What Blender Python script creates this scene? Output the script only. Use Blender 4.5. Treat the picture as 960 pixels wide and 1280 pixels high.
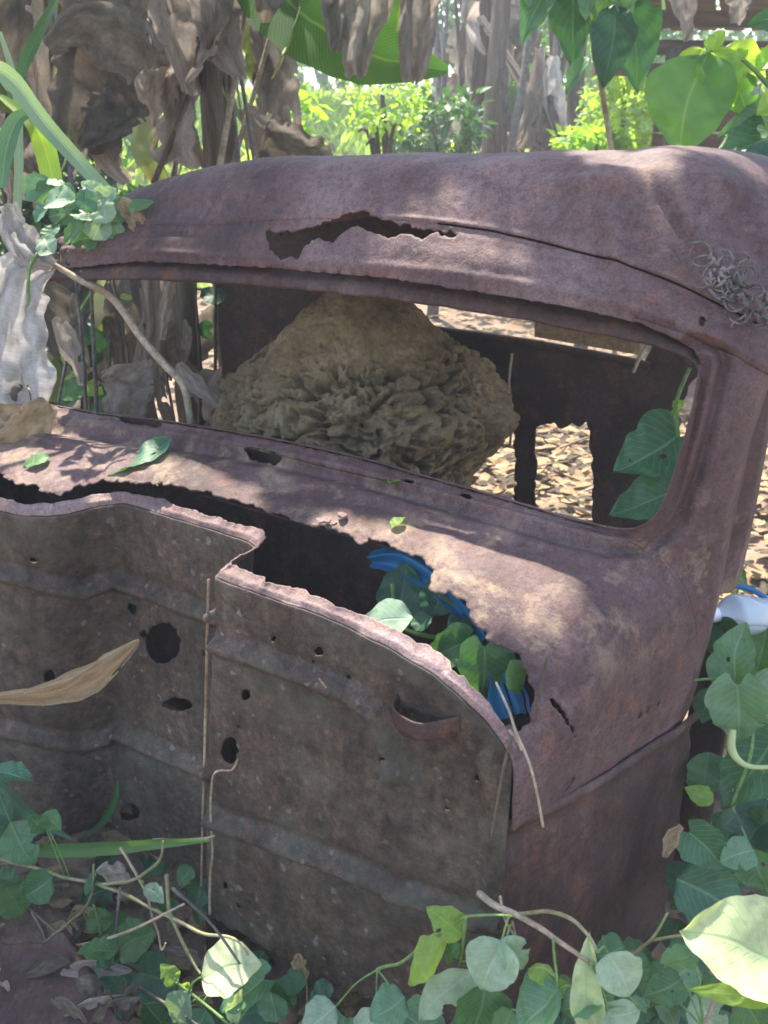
import bpy, math, random
import numpy as np
from mathutils import Vector, Matrix

random.seed(7)
RNG = np.random.default_rng(7)
scene = bpy.context.scene
for o in list(bpy.data.objects):
    bpy.data.objects.remove(o)

# ------------------------------------------------------------------ camera
FPX, CAM_Z, HORIZON = 1150.0, 1.55, 170.0          # photo is 960 x 1280 px
PITCH = math.atan((640 - HORIZON) / FPX)
cam_data = bpy.data.cameras.new('camera')
cam_data.sensor_fit = 'VERTICAL'
cam_data.sensor_height = 36.0
cam_data.lens = FPX / 1280 * 36.0
cam_data.clip_start = 0.05
cam_data.clip_end = 500
cam_data.dof.use_dof = True
cam_data.dof.focus_distance = 1.75
cam_data.dof.aperture_fstop = 7.0
cam = bpy.data.objects.new('camera', cam_data)
cam.location = (0, 0, CAM_Z)
cam.rotation_euler = (math.pi / 2 - PITCH, 0, 0)
scene.collection.objects.link(cam)
scene.camera = cam

# ------------------------------------------------------------------ sky, sun, exposure
SUN_EL, SUN_AZ = math.radians(60), math.radians(-16)   # azimuth from +Y (view direction), negative = left
world = bpy.data.worlds.new('World')
scene.world = world
world.use_nodes = True
wn = world.node_tree.nodes
wl = world.node_tree.links
bg = wn['Background']
sky = wn.new('ShaderNodeTexSky')
sky.sky_type = 'NISHITA'
sky.sun_disc = False
sky.sun_elevation = SUN_EL
sky.sun_rotation = SUN_AZ
sky.air_density = 1.0
sky.dust_density = 2.0
wl.new(sky.outputs[0], bg.inputs[0])
bg.inputs[1].default_value = 0.15
sun_data = bpy.data.lights.new('sun', 'SUN')
sun_data.energy = 4.2
sun_data.angle = math.radians(0.6)
sun_data.color = (1.0, 0.93, 0.80)
sun = bpy.data.objects.new('sun', sun_data)
SUN_DIR = Vector((math.sin(SUN_AZ) * math.cos(SUN_EL), math.cos(SUN_AZ) * math.cos(SUN_EL), math.sin(SUN_EL)))
sun.rotation_euler = SUN_DIR.to_track_quat('Z', 'Y').to_euler()
sun.location = SUN_DIR * 30
scene.collection.objects.link(sun)
vs = scene.view_settings
vs.view_transform = 'Standard'
vs.look = 'None'
vs.gamma = 1.0
vs.exposure = 2.0
vs.use_curve_mapping = False
scene.cycles.filter_width = 1.7
scene.cycles.max_bounces = 6
scene.cycles.transparent_max_bounces = 8

# ------------------------------------------------------------------ geometry helpers
FWD = np.array([0, math.cos(PITCH), -math.sin(PITCH)])
UPV = np.array([0, math.sin(PITCH), math.cos(PITCH)])
RGT = np.array([1.0, 0, 0])
CAM = np.array([0, 0, CAM_Z])
CAB_YAW = math.radians(34)
BACK = np.array([math.sin(CAB_YAW), math.cos(CAB_YAW), 0])      # into the cab
LEFT = np.array([-math.cos(CAB_YAW), math.sin(CAB_YAW), 0])     # across the cab, away from the near corner


def ray(px, py):
    return FWD + (px - 480) / FPX * RGT + (640 - py) / FPX * UPV


def hit(px, py, p0, n):
    d = ray(px, py)
    return CAM + d * (np.dot(p0 - CAM, n) / np.dot(d, n))


def on_z(px, py, z):
    return hit(px, py, np.array([0, 0, z]), np.array([0, 0, 1.0]))


ORG = on_z(620, 1262, 0.2)
ORG = np.array([ORG[0], ORG[1], 0.0])


def on_b(px, py, b):
    return hit(px, py, ORG + b * BACK, BACK)


def at_d(px, py, d):
    return CAM + ray(px, py) * d


def w2c(p):            # world -> cab local (x right, y back, z up)
    q = np.asarray(p) - ORG
    return np.stack([-(q @ LEFT), q @ BACK, q[..., 2]], -1)


def c2w(p):
    p = np.asarray(p, float)
    return ORG - p[..., 0:1] * LEFT + p[..., 1:2] * BACK + p[..., 2:3] * np.array([0, 0, 1.0])


def project(pw):
    q = pw - CAM
    d = q @ FWD
    return np.stack([480 + FPX * (q @ RGT) / d, 640 - FPX * (q @ UPV) / d], -1)


def _hash(i, j, k, seed):
    h = (i * 374761393 + j * 668265263 + k * 2147483647 + seed * 974711) & 0xFFFFFFFF
    h = ((h ^ (h >> 13)) * 1274126177) & 0xFFFFFFFF
    h = (h ^ (h >> 16)) & 0xFFFF
    return h / 65535.0 * 2 - 1


def noise(P, scale=1.0, seed=0):
    P = np.asarray(P, float) * scale
    I = np.floor(P).astype(np.int64)
    f = P - I
    f = f * f * (3 - 2 * f)
    r = 0
    for a in (0, 1):
        for b in (0, 1):
            for c in (0, 1):
                w = (f[..., 0] if a else 1 - f[..., 0]) * (f[..., 1] if b else 1 - f[..., 1]) * (f[..., 2] if c else 1 - f[..., 2])
                r = r + w * _hash(I[..., 0] + a, I[..., 1] + b, I[..., 2] + c, seed)
    return r


def fbm(P, scale=1.0, oct=3, seed=0):
    r, a = 0, 1.0
    for o in range(oct):
        r = r + a * noise(P, scale * 2 ** o, seed + o * 17)
        a *= 0.5
    return r


def in_poly(pts, poly):
    x, y = pts[..., 0], pts[..., 1]
    r = np.zeros(x.shape, bool)
    n = len(poly)
    for i in range(n):
        x1, y1 = poly[i]
        x2, y2 = poly[(i + 1) % n]
        if y1 == y2:
            continue
        c = ((y1 > y) != (y2 > y)) & (x < (x2 - x1) * (y - y1) / (y2 - y1) + x1)
        r ^= c
    return r


def dist_line(pts, line):
    x, y = pts[..., 0], pts[..., 1]
    best = np.full(x.shape, 1e9)
    for (x1, y1), (x2, y2) in zip(line[:-1], line[1:]):
        dx, dy = x2 - x1, y2 - y1
        t = np.clip(((x - x1) * dx + (y - y1) * dy) / max(dx * dx + dy * dy, 1e-9), 0, 1)
        best = np.minimum(best, np.hypot(x - x1 - t * dx, y - y1 - t * dy))
    return best


def catmull(P, n):
    """resample the control rows P (k, ...) to n rows"""
    P = np.asarray(P, float)
    k = len(P)
    t = np.linspace(0, k - 1, n)
    return catmull_at(P, t)


def catmull_at(P, t):
    P = np.asarray(P, float)
    k = len(P)
    i = np.clip(np.floor(t).astype(int), 0, k - 2)
    f = t - i
    f = f.reshape((-1,) + (1,) * (P.ndim - 1))
    p0 = P[np.maximum(i - 1, 0)]
    p1 = P[i]
    p2 = P[i + 1]
    p3 = P[np.minimum(i + 2, k - 1)]
    return 0.5 * (2 * p1 + (p2 - p0) * f + (2 * p0 - 5 * p1 + 4 * p2 - p3) * f ** 2 + (3 * p1 - p0 - 3 * p2 + p3) * f ** 3)


def ss(a, b, x):
    t = np.clip((x - a) / (b - a), 0, 1)
    return t * t * (3 - 2 * t)


# ------------------------------------------------------------------ object helpers
def link(o, parent=None):
    scene.collection.objects.link(o)
    if parent is not None:
        o.parent = parent
    return o


def tag(o, label=None, cat=None, group=None, kind=None):
    if label:
        o['label'] = label
    if cat:
        o['category'] = cat
    if group:
        o['group'] = group
    if kind:
        o['kind'] = kind
    return o


def thing(name, label, cat, loc=(0, 0, 0), rotz=0.0, group=None):
    e = bpy.data.objects.new(name, None)
    e.empty_display_size = 0.1
    e.location = Vector([float(v) for v in loc])
    e.rotation_euler = (0, 0, rotz)
    link(e)
    return tag(e, label, cat, group)


def mesh_from(name, verts, faces, mat, smooth=True, uvs=None):
    me = bpy.data.meshes.new(name)
    me.from_pydata([tuple(map(float, v)) for v in verts], [], [tuple(map(int, f)) for f in faces])
    if mat:
        me.materials.append(mat)
    if smooth:
        me.shade_smooth()
    if uvs is not None:
        ul = me.uv_layers.new(name='UVMap')
        li = np.empty(len(me.loops), np.int32)
        me.loops.foreach_get('vertex_index', li)
        ul.data.foreach_set('uv', np.asarray(uvs, np.float32)[li].ravel())
    me.update()
    return me


def part(name, verts, faces, mat, parent=None, smooth=True, uvs=None, local=False, solid=0.0):
    """verts in world space unless local; the parent's inverse is applied so that the part stays in place"""
    v = np.asarray(verts, float)
    if parent is not None and not local:
        M = Matrix.LocRotScale(parent.location, parent.rotation_euler, parent.scale)
        pp = parent.parent
        while pp is not None:
            M = Matrix.LocRotScale(pp.location, pp.rotation_euler, pp.scale) @ M
            pp = pp.parent
        Mi = np.array(M.inverted())
        v = v @ Mi[:3, :3].T + Mi[:3, 3]
    o = bpy.data.objects.new(name, mesh_from(name, v, faces, mat, smooth, uvs))
    link(o, parent)
    if solid:
        m = o.modifiers.new('thickness', 'SOLIDIFY')
        m.thickness = solid
        m.offset = -1
    return o


def grid_faces(nv, nu, keep=None, flip=False):
    i = np.arange(nv - 1)[:, None] * nu + np.arange(nu - 1)[None, :]
    f = np.stack([i, i + 1, i + nu + 1, i + nu], -1)
    if flip:
        f = f[..., ::-1]
    if keep is not None:
        f = f[keep]
    return f.reshape(-1, 4)


def compact(V, F):
    used = np.unique(F)
    m = np.full(len(V), -1)
    m[used] = np.arange(len(used))
    return V[used], m[F], used


def smooth_border(V, F, it=2, amt=0.5):
    e = np.concatenate([F[:, [0, 1]], F[:, [1, 2]], F[:, [2, 3]], F[:, [3, 0]]])
    e = np.sort(e, 1)
    u, c = np.unique(e, axis=0, return_counts=True)
    b = u[c == 1]
    for _ in range(it):
        s = np.zeros_like(V)
        n = np.zeros(len(V))
        np.add.at(s, b[:, 0], V[b[:, 1]])
        np.add.at(s, b[:, 1], V[b[:, 0]])
        np.add.at(n, b[:, 0], 1)
        np.add.at(n, b[:, 1], 1)
        k = n >= 2
        V[k] = V[k] * (1 - amt) + (s[k] / n[k, None]) * amt
    return V


def tube_geo(pts, rad, n=6, cap=True):
    P = np.asarray(pts, float)
    rad = np.broadcast_to(np.asarray(rad, float), (len(P),))
    T = np.gradient(P, axis=0)
    T /= np.linalg.norm(T, axis=1)[:, None] + 1e-12
    ref = np.array([0.3, 0.2, 1.0])
    if abs(T[0] @ ref) > 0.95:
        ref = np.array([1.0, 0, 0])
    N = np.cross(T[0], ref)
    N /= np.linalg.norm(N)
    V, F = [], []
    a = np.linspace(0, 2 * np.pi, n, endpoint=False)
    for i in range(len(P)):
        N = N - T[i] * (N @ T[i])
        N /= np.linalg.norm(N) + 1e-12
        Bn = np.cross(T[i], N)
        V.append(P[i] + rad[i] * (np.cos(a)[:, None] * N + np.sin(a)[:, None] * Bn))
    for i in range(len(P) - 1):
        for j in range(n):
            k = (j + 1) % n
            F.append((i * n + j, i * n + k, (i + 1) * n + k, (i + 1) * n + j))
    V = np.concatenate(V)
    if cap:
        F.append(tuple(range(n))[::-1])
        F.append(tuple((len(P) - 1) * n + j for j in range(n)))
    return V, F


class Geo:
    def __init__(s):
        s.v, s.f, s.n = [], [], 0

    def add(s, V, F):
        s.v.append(np.asarray(V, float))
        s.f += [tuple(int(i) + s.n for i in f) for f in F]
        s.n += len(V)
        return s

    def box(s, c, ax, ay, az):
        c, ax, ay, az = (np.asarray(q, float) for q in (c, ax, ay, az))
        V = [c + i * ax + j * ay + k * az for i in (-1, 1) for j in (-1, 1) for k in (-1, 1)]
        return s.add(V, [(0, 1, 3, 2), (4, 6, 7, 5), (0, 4, 5, 1), (2, 3, 7, 6), (0, 2, 6, 4), (1, 5, 7, 3)])

    def build(s, name, mat, parent=None, smooth=True, solid=0.0):
        return part(name, np.concatenate(s.v), s.f, mat, parent, smooth, solid=solid)


def tube(name, pts, rad, mat, parent=None, n=6, k=0):
    if k:
        pts = catmull(pts, k)
        rad = np.interp(np.linspace(0, 1, k), np.linspace(0, 1, np.size(rad)), np.atleast_1d(rad)) if np.size(rad) > 1 else rad
    V, F = tube_geo(pts, rad, n)
    return part(name, V, F, mat, parent)


# ------------------------------------------------------------------ materials
class NT:
    def __init__(s, name):
        s.m = bpy.data.materials.new(name)
        s.m.use_nodes = True
        s.t = s.m.node_tree
        s.p = s.t.nodes['Principled BSDF']
        s.out = s.t.nodes['Material Output']

    def n(s, typ, **kw):
        nd = s.t.nodes.new(typ)
        for k, v in kw.items():
            if k.startswith('i_'):
                key = k[2:]
                nd.inputs[int(key) if key.isdigit() else key.replace('_', ' ')].default_value = v
            else:
                setattr(nd, k, v)
        return nd

    def l(s, a, b):
        s.t.links.new(a, b)
        return s

    def coord(s, kind='Object', scale=(1, 1, 1), loc=(0, 0, 0)):
        tc = s.n('ShaderNodeTexCoord')
        mp = s.n('ShaderNodeMapping')
        mp.inputs['Scale'].default_value = scale
        mp.inputs['Location'].default_value = loc
        s.l(tc.outputs[kind], mp.inputs[0])
        return mp.outputs[0]

    def noise(s, vec, scale, detail=5, rough=0.6, dist=0.0):
        nd = s.n('ShaderNodeTexNoise')
        nd.inputs['Scale'].default_value = scale
        nd.inputs['Detail'].default_value = detail
        nd.inputs['Roughness'].default_value = rough
        nd.inputs['Distortion'].default_value = dist
        s.l(vec, nd.inputs['Vector'])
        return nd.outputs['Fac']

    def ramp(s, fac, stops):
        r = s.n('ShaderNodeValToRGB')
        e = r.color_ramp.elements
        while len(e) < len(stops):
            e.new(0.5)
        for k, (pos, col) in zip(e, stops):
            k.position = pos
            k.color = (*col, 1) if len(col) == 3 else col
        s.l(fac, r.inputs[0])
        return r.outputs[0]

    def mix(s, fac, a, b, mode='MIX'):
        m = s.n('ShaderNodeMix', data_type='RGBA', blend_type=mode)
        for src, idx in ((fac, 0), (a, 6), (b, 7)):
            if hasattr(src, 'node'):
                s.l(src, m.inputs[idx])
            elif idx == 0:
                m.inputs[0].default_value = src
            else:
                m.inputs[idx].default_value = (*src, 1)
        return m.outputs[2]

    def math(s, op, a, b=0.0, clamp=False):
        m = s.n('ShaderNodeMath', operation=op, use_clamp=clamp)
        for src, idx in ((a, 0), (b, 1)):
            if hasattr(src, 'node'):
                s.l(src, m.inputs[idx])
            else:
                m.inputs[idx].default_value = src
        return m.outputs[0]

    def bump(s, h, strength=0.4, dist=0.01, normal=None):
        b = s.n('ShaderNodeBump')
        b.inputs['Strength'].default_value = strength
        b.inputs['Distance'].default_value = dist
        s.l(h, b.inputs['Height'])
        if normal is not None:
            s.l(normal, b.inputs['Normal'])
        s.l(b.outputs[0], s.p.inputs['Normal'])
        return b.outputs[0]

    def color(s, c):
        if hasattr(c, 'node'):
            s.l(c, s.p.inputs['Base Color'])
        else:
            s.p.inputs['Base Color'].default_value = (*c, 1)
        return s


def lin(r, g, b):
    f = lambda c: (c / 255 / 12.92) if c <= 10 else (((c / 255) + 0.055) / 1.055) ** 2.4
    return f(r), f(g), f(b)


def rust_material(name, dark, mid, dust, orange=0.5, lichen=0.0, streak=0.0, ochre=0.0, off=0.0):
    t = NT(name)
    v = t.coord('Object', loc=(off, off * 0.7, off * 0.3))
    n1 = t.noise(v, 3.2, 8, 0.62, 0.4)
    col = t.ramp(n1, [(0.30, dark), (0.50, mid), (0.68, dust)])
    n2 = t.noise(v, 17, 6, 0.7)
    f2 = t.ramp(n2, [(0.52, (0, 0, 0)), (0.70, (1, 1, 1))])
    col = t.mix(t.math('MULTIPLY', f2, orange), col, (0.30, 0.125, 0.055))
    n3 = t.noise(v, 75, 4, 0.7)
    f3 = t.ramp(n3, [(0.34, (0.55, 0.52, 0.54)), (0.52, (1, 1, 1)), (0.72, (1.18, 1.14, 1.12))])
    col = t.mix(0.75, col, f3, 'MULTIPLY')
    nl_ = t.noise(v, 1.3, 4, 0.55)
    col = t.mix(0.8, col, t.ramp(nl_, [(0.36, (0.66, 0.60, 0.58)), (0.5, (1, 1, 1)), (0.64, (1.28, 1.22, 1.24))]), 'MULTIPLY')
    nd_ = t.noise(v, 11, 9, 0.78, 0.5)
    col = t.mix(t.math('MULTIPLY', t.ramp(nd_, [(0.55, (0, 0, 0)), (0.63, (1, 1, 1))]), 0.55), col, dark)
    np_ = t.noise(v, 7.5, 10, 0.72, 0.2)
    col = t.mix(t.math('MULTIPLY', t.ramp(np_, [(0.565, (0, 0, 0)), (0.59, (1, 1, 1))]), 0.32), col, dust)
    n5 = t.noise(v, 260, 2, 0.6)
    f5 = t.ramp(n5, [(0.35, (0.62, 0.60, 0.64)), (0.6, (1.12, 1.1, 1.1))])
    col = t.mix(0.7, col, f5, 'MULTIPLY')
    if ochre:
        no = t.noise(v, 6.5, 8, 0.75, 0.2)
        fo = t.ramp(no, [(0.50, (0, 0, 0)), (0.64, (1, 1, 1))])
        sz = t.n('ShaderNodeSeparateXYZ')
        tcz = t.n('ShaderNodeTexCoord')
        t.l(tcz.outputs['Object'], sz.inputs[0])
        band = t.ramp(sz.outputs[2], [(0.74, (0, 0, 0)), (0.83, (1, 1, 1)), (0.93, (1, 1, 1)), (0.965, (0, 0, 0))])
        col = t.mix(t.math('MULTIPLY', t.math('MULTIPLY', fo, band), ochre), col, (0.36, 0.265, 0.165))
    if streak:
        vs_ = t.coord('Object', scale=(9, 9, 0.8))
        ns = t.noise(vs_, 2.5, 5, 0.6)
        fs = t.ramp(ns, [(0.42, (0.45, 0.42, 0.40)), (0.62, (1.1, 1.1, 1.05))])
        col = t.mix(streak, col, fs, 'MULTIPLY')
    if lichen:
        nm_ = t.noise(v, 34, 5, 0.75)
        col = t.mix(0.9, col, t.ramp(nm_, [(0.36, (0.58, 0.56, 0.55)), (0.5, (0.95, 0.95, 0.95)), (0.66, (1.45, 1.42, 1.36))]), 'MULTIPLY')
        vo = t.n('ShaderNodeTexVoronoi', feature='F1')
        vo.inputs['Scale'].default_value = 42
        vw = t.n('ShaderNodeVectorMath', operation='ADD')
        nz = t.n('ShaderNodeTexNoise')
        nz.inputs['Scale'].default_value = 60
        sc = t.n('ShaderNodeVectorMath', operation='SCALE')
        sc.inputs['Scale'].default_value = 0.02
        t.l(v, nz.inputs['Vector']).l(nz.outputs['Color'], sc.inputs[0]).l(v, vw.inputs[0]).l(sc.outputs[0], vw.inputs[1])
        t.l(vw.outputs[0], vo.inputs['Vector'])
        sep = t.n('ShaderNodeSeparateColor')
        t.l(vo.outputs['Color'], sep.inputs[0])
        thr = t.math('MULTIPLY', t.math('SUBTRACT', sep.outputs[0], 0.45, True), 0.62)
        fl = t.math('MULTIPLY', t.math('SUBTRACT', thr, vo.outputs['Distance'], True), 9.0, True)
        zone = t.ramp(t.noise(v, 4.0, 3), [(0.36, (0.15, 0.15, 0.15)), (0.56, (1, 1, 1))])
        fl = t.math('MULTIPLY', t.math('MULTIPLY', fl, zone), lichen)
        col = t.mix(fl, col, (0.38, 0.40, 0.36))
        moss = t.ramp(t.noise(v, 7.0, 6, 0.7), [(0.48, (0, 0, 0)), (0.66, (1, 1, 1))])
        col = t.mix(t.math('MULTIPLY', moss, 0.45), col, (0.10, 0.105, 0.07))
    t.color(col)
    t.p.inputs['Roughness'].default_value = 0.72
    t.p.inputs['Specular IOR Level'].default_value = 0.35
    h = t.math('ADD', t.math('MULTIPLY', n3, 0.55), t.math('ADD', t.math('MULTIPLY', n2, 0.9), t.math('MULTIPLY', n5, 0.22)))
    t.bump(h, 0.55, 0.006)
    return t.m


def leaf_material(name, c1, c2, vein, trans=0.35, rough=0.45, banana=False, blotch=0.0):
    t = NT(name)
    oi = t.n('ShaderNodeObjectInfo')
    v = t.coord('Object')
    col = t.mix(oi.outputs['Random'], c1, c2)
    nz = t.noise(v, 4.0, 5, 0.65)
    fz = t.ramp(nz, [(0.35, (0.72, 0.74, 0.70)), (0.65, (1.2, 1.18, 1.1))])
    col = t.mix(0.8, col, fz, 'MULTIPLY')
    uv = t.n('ShaderNodeUVMap')
    sep = t.n('ShaderNodeSeparateXYZ')
    t.l(uv.outputs[0], sep.inputs[0])
    au = t.math('ABSOLUTE', t.math('SUBTRACT', sep.outputs[0], 0.5))
    mid = t.ramp(au, [(0.0, (1, 1, 1)), (0.035 if not banana else 0.03, (0, 0, 0))])
    k, q = (9.0, 0.75) if not banana else (70.0, 0.25)
    ph = t.math('SUBTRACT', t.math('MULTIPLY', sep.outputs[1], k), t.math('MULTIPLY', au, k * q))
    sv = t.math('ABSOLUTE', t.math('SUBTRACT', t.math('FRACT', ph), 0.5))
    side = t.ramp(sv, [(0.0, (1, 1, 1)), (0.09 if not banana else 0.3, (0, 0, 0))])
    vf = t.math('MAXIMUM', t.math('MULTIPLY', mid, 0.85), t.math('MULTIPLY', side, 0.5 if not banana else 0.28))
    col = t.mix(vf, col, vein)
    if blotch:
        nb = t.noise(v, 9.0, 6, 0.7)
        fb = t.ramp(nb, [(0.56, (0, 0, 0)), (0.68, (1, 1, 1))])
        col = t.mix(t.math('MULTIPLY', fb, blotch), col, (0.16, 0.10, 0.04))
    t.color(col)
    t.p.inputs['Roughness'].default_value = rough
    h = t.math('ADD', t.math('MULTIPLY', vf, -0.6), t.math('MULTIPLY', nz, 0.4))
    t.bump(h, 0.35, 0.004)
    tr = t.n('ShaderNodeBsdfTranslucent')
    tc = t.mix(1.0, col, (1.5, 1.55, 0.45), 'MULTIPLY')
    t.l(tc, tr.inputs[0])
    ms = t.n('ShaderNodeMixShader')
    ms.inputs[0].default_value = trans
    t.l(t.p.outputs[0], ms.inputs[1]).l(tr.outputs[0], ms.inputs[2]).l(ms.outputs[0], t.out.inputs[0])
    return t.m


def dry_material(name, c1, c2, c3, trans=0.25, fib=60):
    t = NT(name)
    oi = t.n('ShaderNodeObjectInfo')
    v = t.coord('UV', scale=(1, 1, 1))
    vf = t.coord('UV', scale=(fib * 0.03, fib * 0.32, 1))
    n1 = t.noise(v, 4.0, 6, 0.7, 0.3)
    n2 = t.noise(vf, 6.0, 4, 0.6)
    col = t.ramp(n1, [(0.32, c1), (0.5, c2), (0.68, c3)])
    col = t.mix(0.35, col, t.ramp(n2, [(0.35, (0.6, 0.58, 0.56)), (0.65, (1.2, 1.2, 1.2))]), 'MULTIPLY')
    rv = t.math('ADD', t.math('MULTIPLY', oi.outputs['Random'], 0.5), 0.72)
    hs = t.n('ShaderNodeHueSaturation')
    t.l(rv, hs.inputs['Value']).l(col, hs.inputs['Color'])
    col = hs.outputs[0]
    t.color(col)
    t.p.inputs['Roughness'].default_value = 0.85
    t.p.inputs['Specular IOR Level'].default_value = 0.2
    t.bump(t.math('ADD', t.math('MULTIPLY', n2, 0.12), n1), 0.35, 0.012)
    tr = t.n('ShaderNodeBsdfTranslucent')
    t.l(col, tr.inputs[0])
    ms = t.n('ShaderNodeMixShader')
    ms.inputs[0].default_value = trans
    t.l(t.p.outputs[0], ms.inputs[1]).l(tr.outputs[0], ms.inputs[2]).l(ms.outputs[0], t.out.inputs[0])
    return t.m


def plain_noise(name, c1, c2, c3, scale=6, fine=60, rough=0.85, bump=0.6, dist=0.02, stretch=(1, 1, 1)):
    t = NT(name)
    v = t.coord('Object', scale=stretch)
    n1 = t.noise(v, scale, 7, 0.65, 0.3)
    n2 = t.noise(v, fine, 4, 0.7)
    col = t.ramp(n1, [(0.3, c1), (0.5, c2), (0.7, c3)])
    col = t.mix(0.7, col, t.ramp(n2, [(0.33, (0.5, 0.5, 0.5)), (0.66, (1.25, 1.25, 1.25))]), 'MULTIPLY')
    t.color(col)
    t.p.inputs['Roughness'].default_value = rough
    t.p.inputs['Specular IOR Level'].default_value = 0.25
    t.bump(t.math('ADD', n1, t.math('MULTIPLY', n2, 0.4)), bump, dist)
    return t.m


M = {}
M['rust'] = rust_material('rusted_paint', (0.060, 0.034, 0.033), (0.120, 0.074, 0.070), (0.190, 0.130, 0.125), orange=0.32, ochre=0.65, streak=0.22)
M['rust_cowl'] = rust_material('rusted_cowl_paint', (0.115, 0.066, 0.064), (0.205, 0.135, 0.126), (0.30, 0.22, 0.205), orange=0.4, ochre=0.55, off=3.1)
M['rust_wall'] = rust_material('rusted_firewall_steel', (0.046, 0.035, 0.025), (0.086, 0.066, 0.047), (0.135, 0.108, 0.082), orange=0.12, lichen=0.30, streak=0.45, off=1.3)
M['rust_dark'] = rust_material('dark_rusted_steel', (0.040, 0.023, 0.019), (0.078, 0.047, 0.040), (0.115, 0.078, 0.068), orange=0.35, streak=0.5, off=6.0)
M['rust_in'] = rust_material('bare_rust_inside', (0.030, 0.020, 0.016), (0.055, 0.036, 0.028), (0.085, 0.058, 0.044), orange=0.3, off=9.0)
M['flange'] = rust_material('worn_flange_steel', (0.13, 0.083, 0.073), (0.21, 0.14, 0.125), (0.29, 0.21, 0.19), orange=0.35, off=4.4)
M['tanboard'] = plain_noise('tan_hardboard', (0.22, 0.15, 0.08), (0.30, 0.21, 0.12), (0.36, 0.27, 0.16), 8, 80)
M['clay'] = plain_noise('termite_clay', (0.115, 0.082, 0.040), (0.205, 0.150, 0.076), (0.30, 0.225, 0.125), 9, 95, 0.95, 0.7, 0.012)
M['soil'] = plain_noise('brown_soil', (0.10, 0.066, 0.043), (0.19, 0.13, 0.09), (0.30, 0.22, 0.16), 2.2, 30, 0.95, 0.8, 0.03)
M['leaf'] = leaf_material('vine_leaf_green', (0.035, 0.115, 0.040), (0.095, 0.205, 0.060), (0.14, 0.26, 0.12), 0.28, 0.5)
M['leaf_teal'] = leaf_material('blue_green_leaf', (0.050, 0.150, 0.075), (0.120, 0.235, 0.125), (0.20, 0.34, 0.20), 0.25, 0.5)
M['leaf_pale'] = leaf_material('pale_leaf_underside', (0.22, 0.33, 0.22), (0.32, 0.42, 0.29), (0.42, 0.50, 0.36), 0.3, 0.6)
M['leaf_lime'] = leaf_material('young_lime_leaf', (0.20, 0.37, 0.06), (0.33, 0.47, 0.10), (0.40, 0.52, 0.18), 0.58, 0.45)
M['leaf_cream'] = leaf_material('bleached_cream_leaf', (0.44, 0.52, 0.27), (0.54, 0.58, 0.36), (0.34, 0.46, 0.2), 0.35, 0.55, blotch=0.25)
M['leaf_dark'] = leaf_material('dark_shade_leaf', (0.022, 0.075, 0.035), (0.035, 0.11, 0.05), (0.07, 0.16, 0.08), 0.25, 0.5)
M['banana'] = leaf_material('banana_leaf_green', (0.055, 0.16, 0.035), (0.10, 0.23, 0.05), (0.22, 0.34, 0.10), 0.42, 0.4, banana=True)
M['banana_old'] = leaf_material('ageing_banana_leaf', (0.09, 0.13, 0.045), (0.14, 0.17, 0.06), (0.2, 0.2, 0.09), 0.35, 0.6, banana=True, blotch=0.8)
M['dry'] = dry_material('dead_banana_leaf', (0.21, 0.17, 0.135), (0.34, 0.29, 0.24), (0.47, 0.42, 0.36), 0.38)
M["dry_dark"] = dry_material("dark_dead_leaf", (0.070, 0.057, 0.042), (0.125, 0.102, 0.075), (0.20, 0.168, 0.128), 0.28)
M['dry_white'] = dry_material('bleached_dead_leaf', (0.27, 0.24, 0.20), (0.46, 0.43, 0.39), (0.62, 0.60, 0.57), 0.35)
M['dry_tan'] = dry_material('tan_dead_leaf', (0.25, 0.165, 0.085), (0.38, 0.27, 0.15), (0.52, 0.40, 0.25), 0.25)
M['stem'] = plain_noise('vine_stem', (0.17, 0.16, 0.075), (0.26, 0.25, 0.13), (0.34, 0.32, 0.19), 9, 80, 0.7)
M['stem_green'] = plain_noise('green_stem', (0.10, 0.19, 0.055), (0.16, 0.27, 0.08), (0.22, 0.34, 0.12), 9, 80, 0.6)
M['stem_dry'] = plain_noise('dry_stem', (0.22, 0.16, 0.10), (0.36, 0.29, 0.20), (0.48, 0.41, 0.31), 9, 90, 0.85)
M['stem_grey'] = plain_noise('grey_dried_stem', (0.08, 0.072, 0.062), (0.15, 0.135, 0.12), (0.26, 0.24, 0.215), 20, 90, 0.9)
M['pseudo'] = plain_noise('banana_stem_sheath', (0.06, 0.05, 0.035), (0.14, 0.115, 0.08), (0.24, 0.20, 0.145), 5, 40, 0.8, 0.7, 0.02, (3, 3, 0.35))
M['bark'] = plain_noise('bark', (0.05, 0.038, 0.028), (0.10, 0.078, 0.056), (0.16, 0.13, 0.095), 6, 50, 0.9, 0.8, 0.02, (3, 3, 0.5))
M['wood'] = plain_noise('old_brown_wood', (0.05, 0.03, 0.017), (0.10, 0.064, 0.037), (0.17, 0.11, 0.068), 4, 60, 0.85, 0.6, 0.01, (0.4, 4, 4))

exec_marker = 0
# ================================================================== GROUND
def ground_z(X, Y):
    P = np.stack([X, Y, np.zeros_like(X)], -1)
    Z = 0.03 * fbm(P, 1.3, 4, 3) + 0.012 * fbm(P, 9, 2, 5)
    bank = ss(8.5, 22, Y) * 2.3 + ss(6, 40, np.abs(X)) * 1.0
    Z = Z + bank + ss(12, 50, np.hypot(X, Y)) * .8 * fbm(P, 0.07, 2, 9)
    dip = np.exp(-((X + .55) / .50) ** 2 - ((Y - 1.45) / .42) ** 2)
    return Z - 0.02 - .24 * dip


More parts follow.
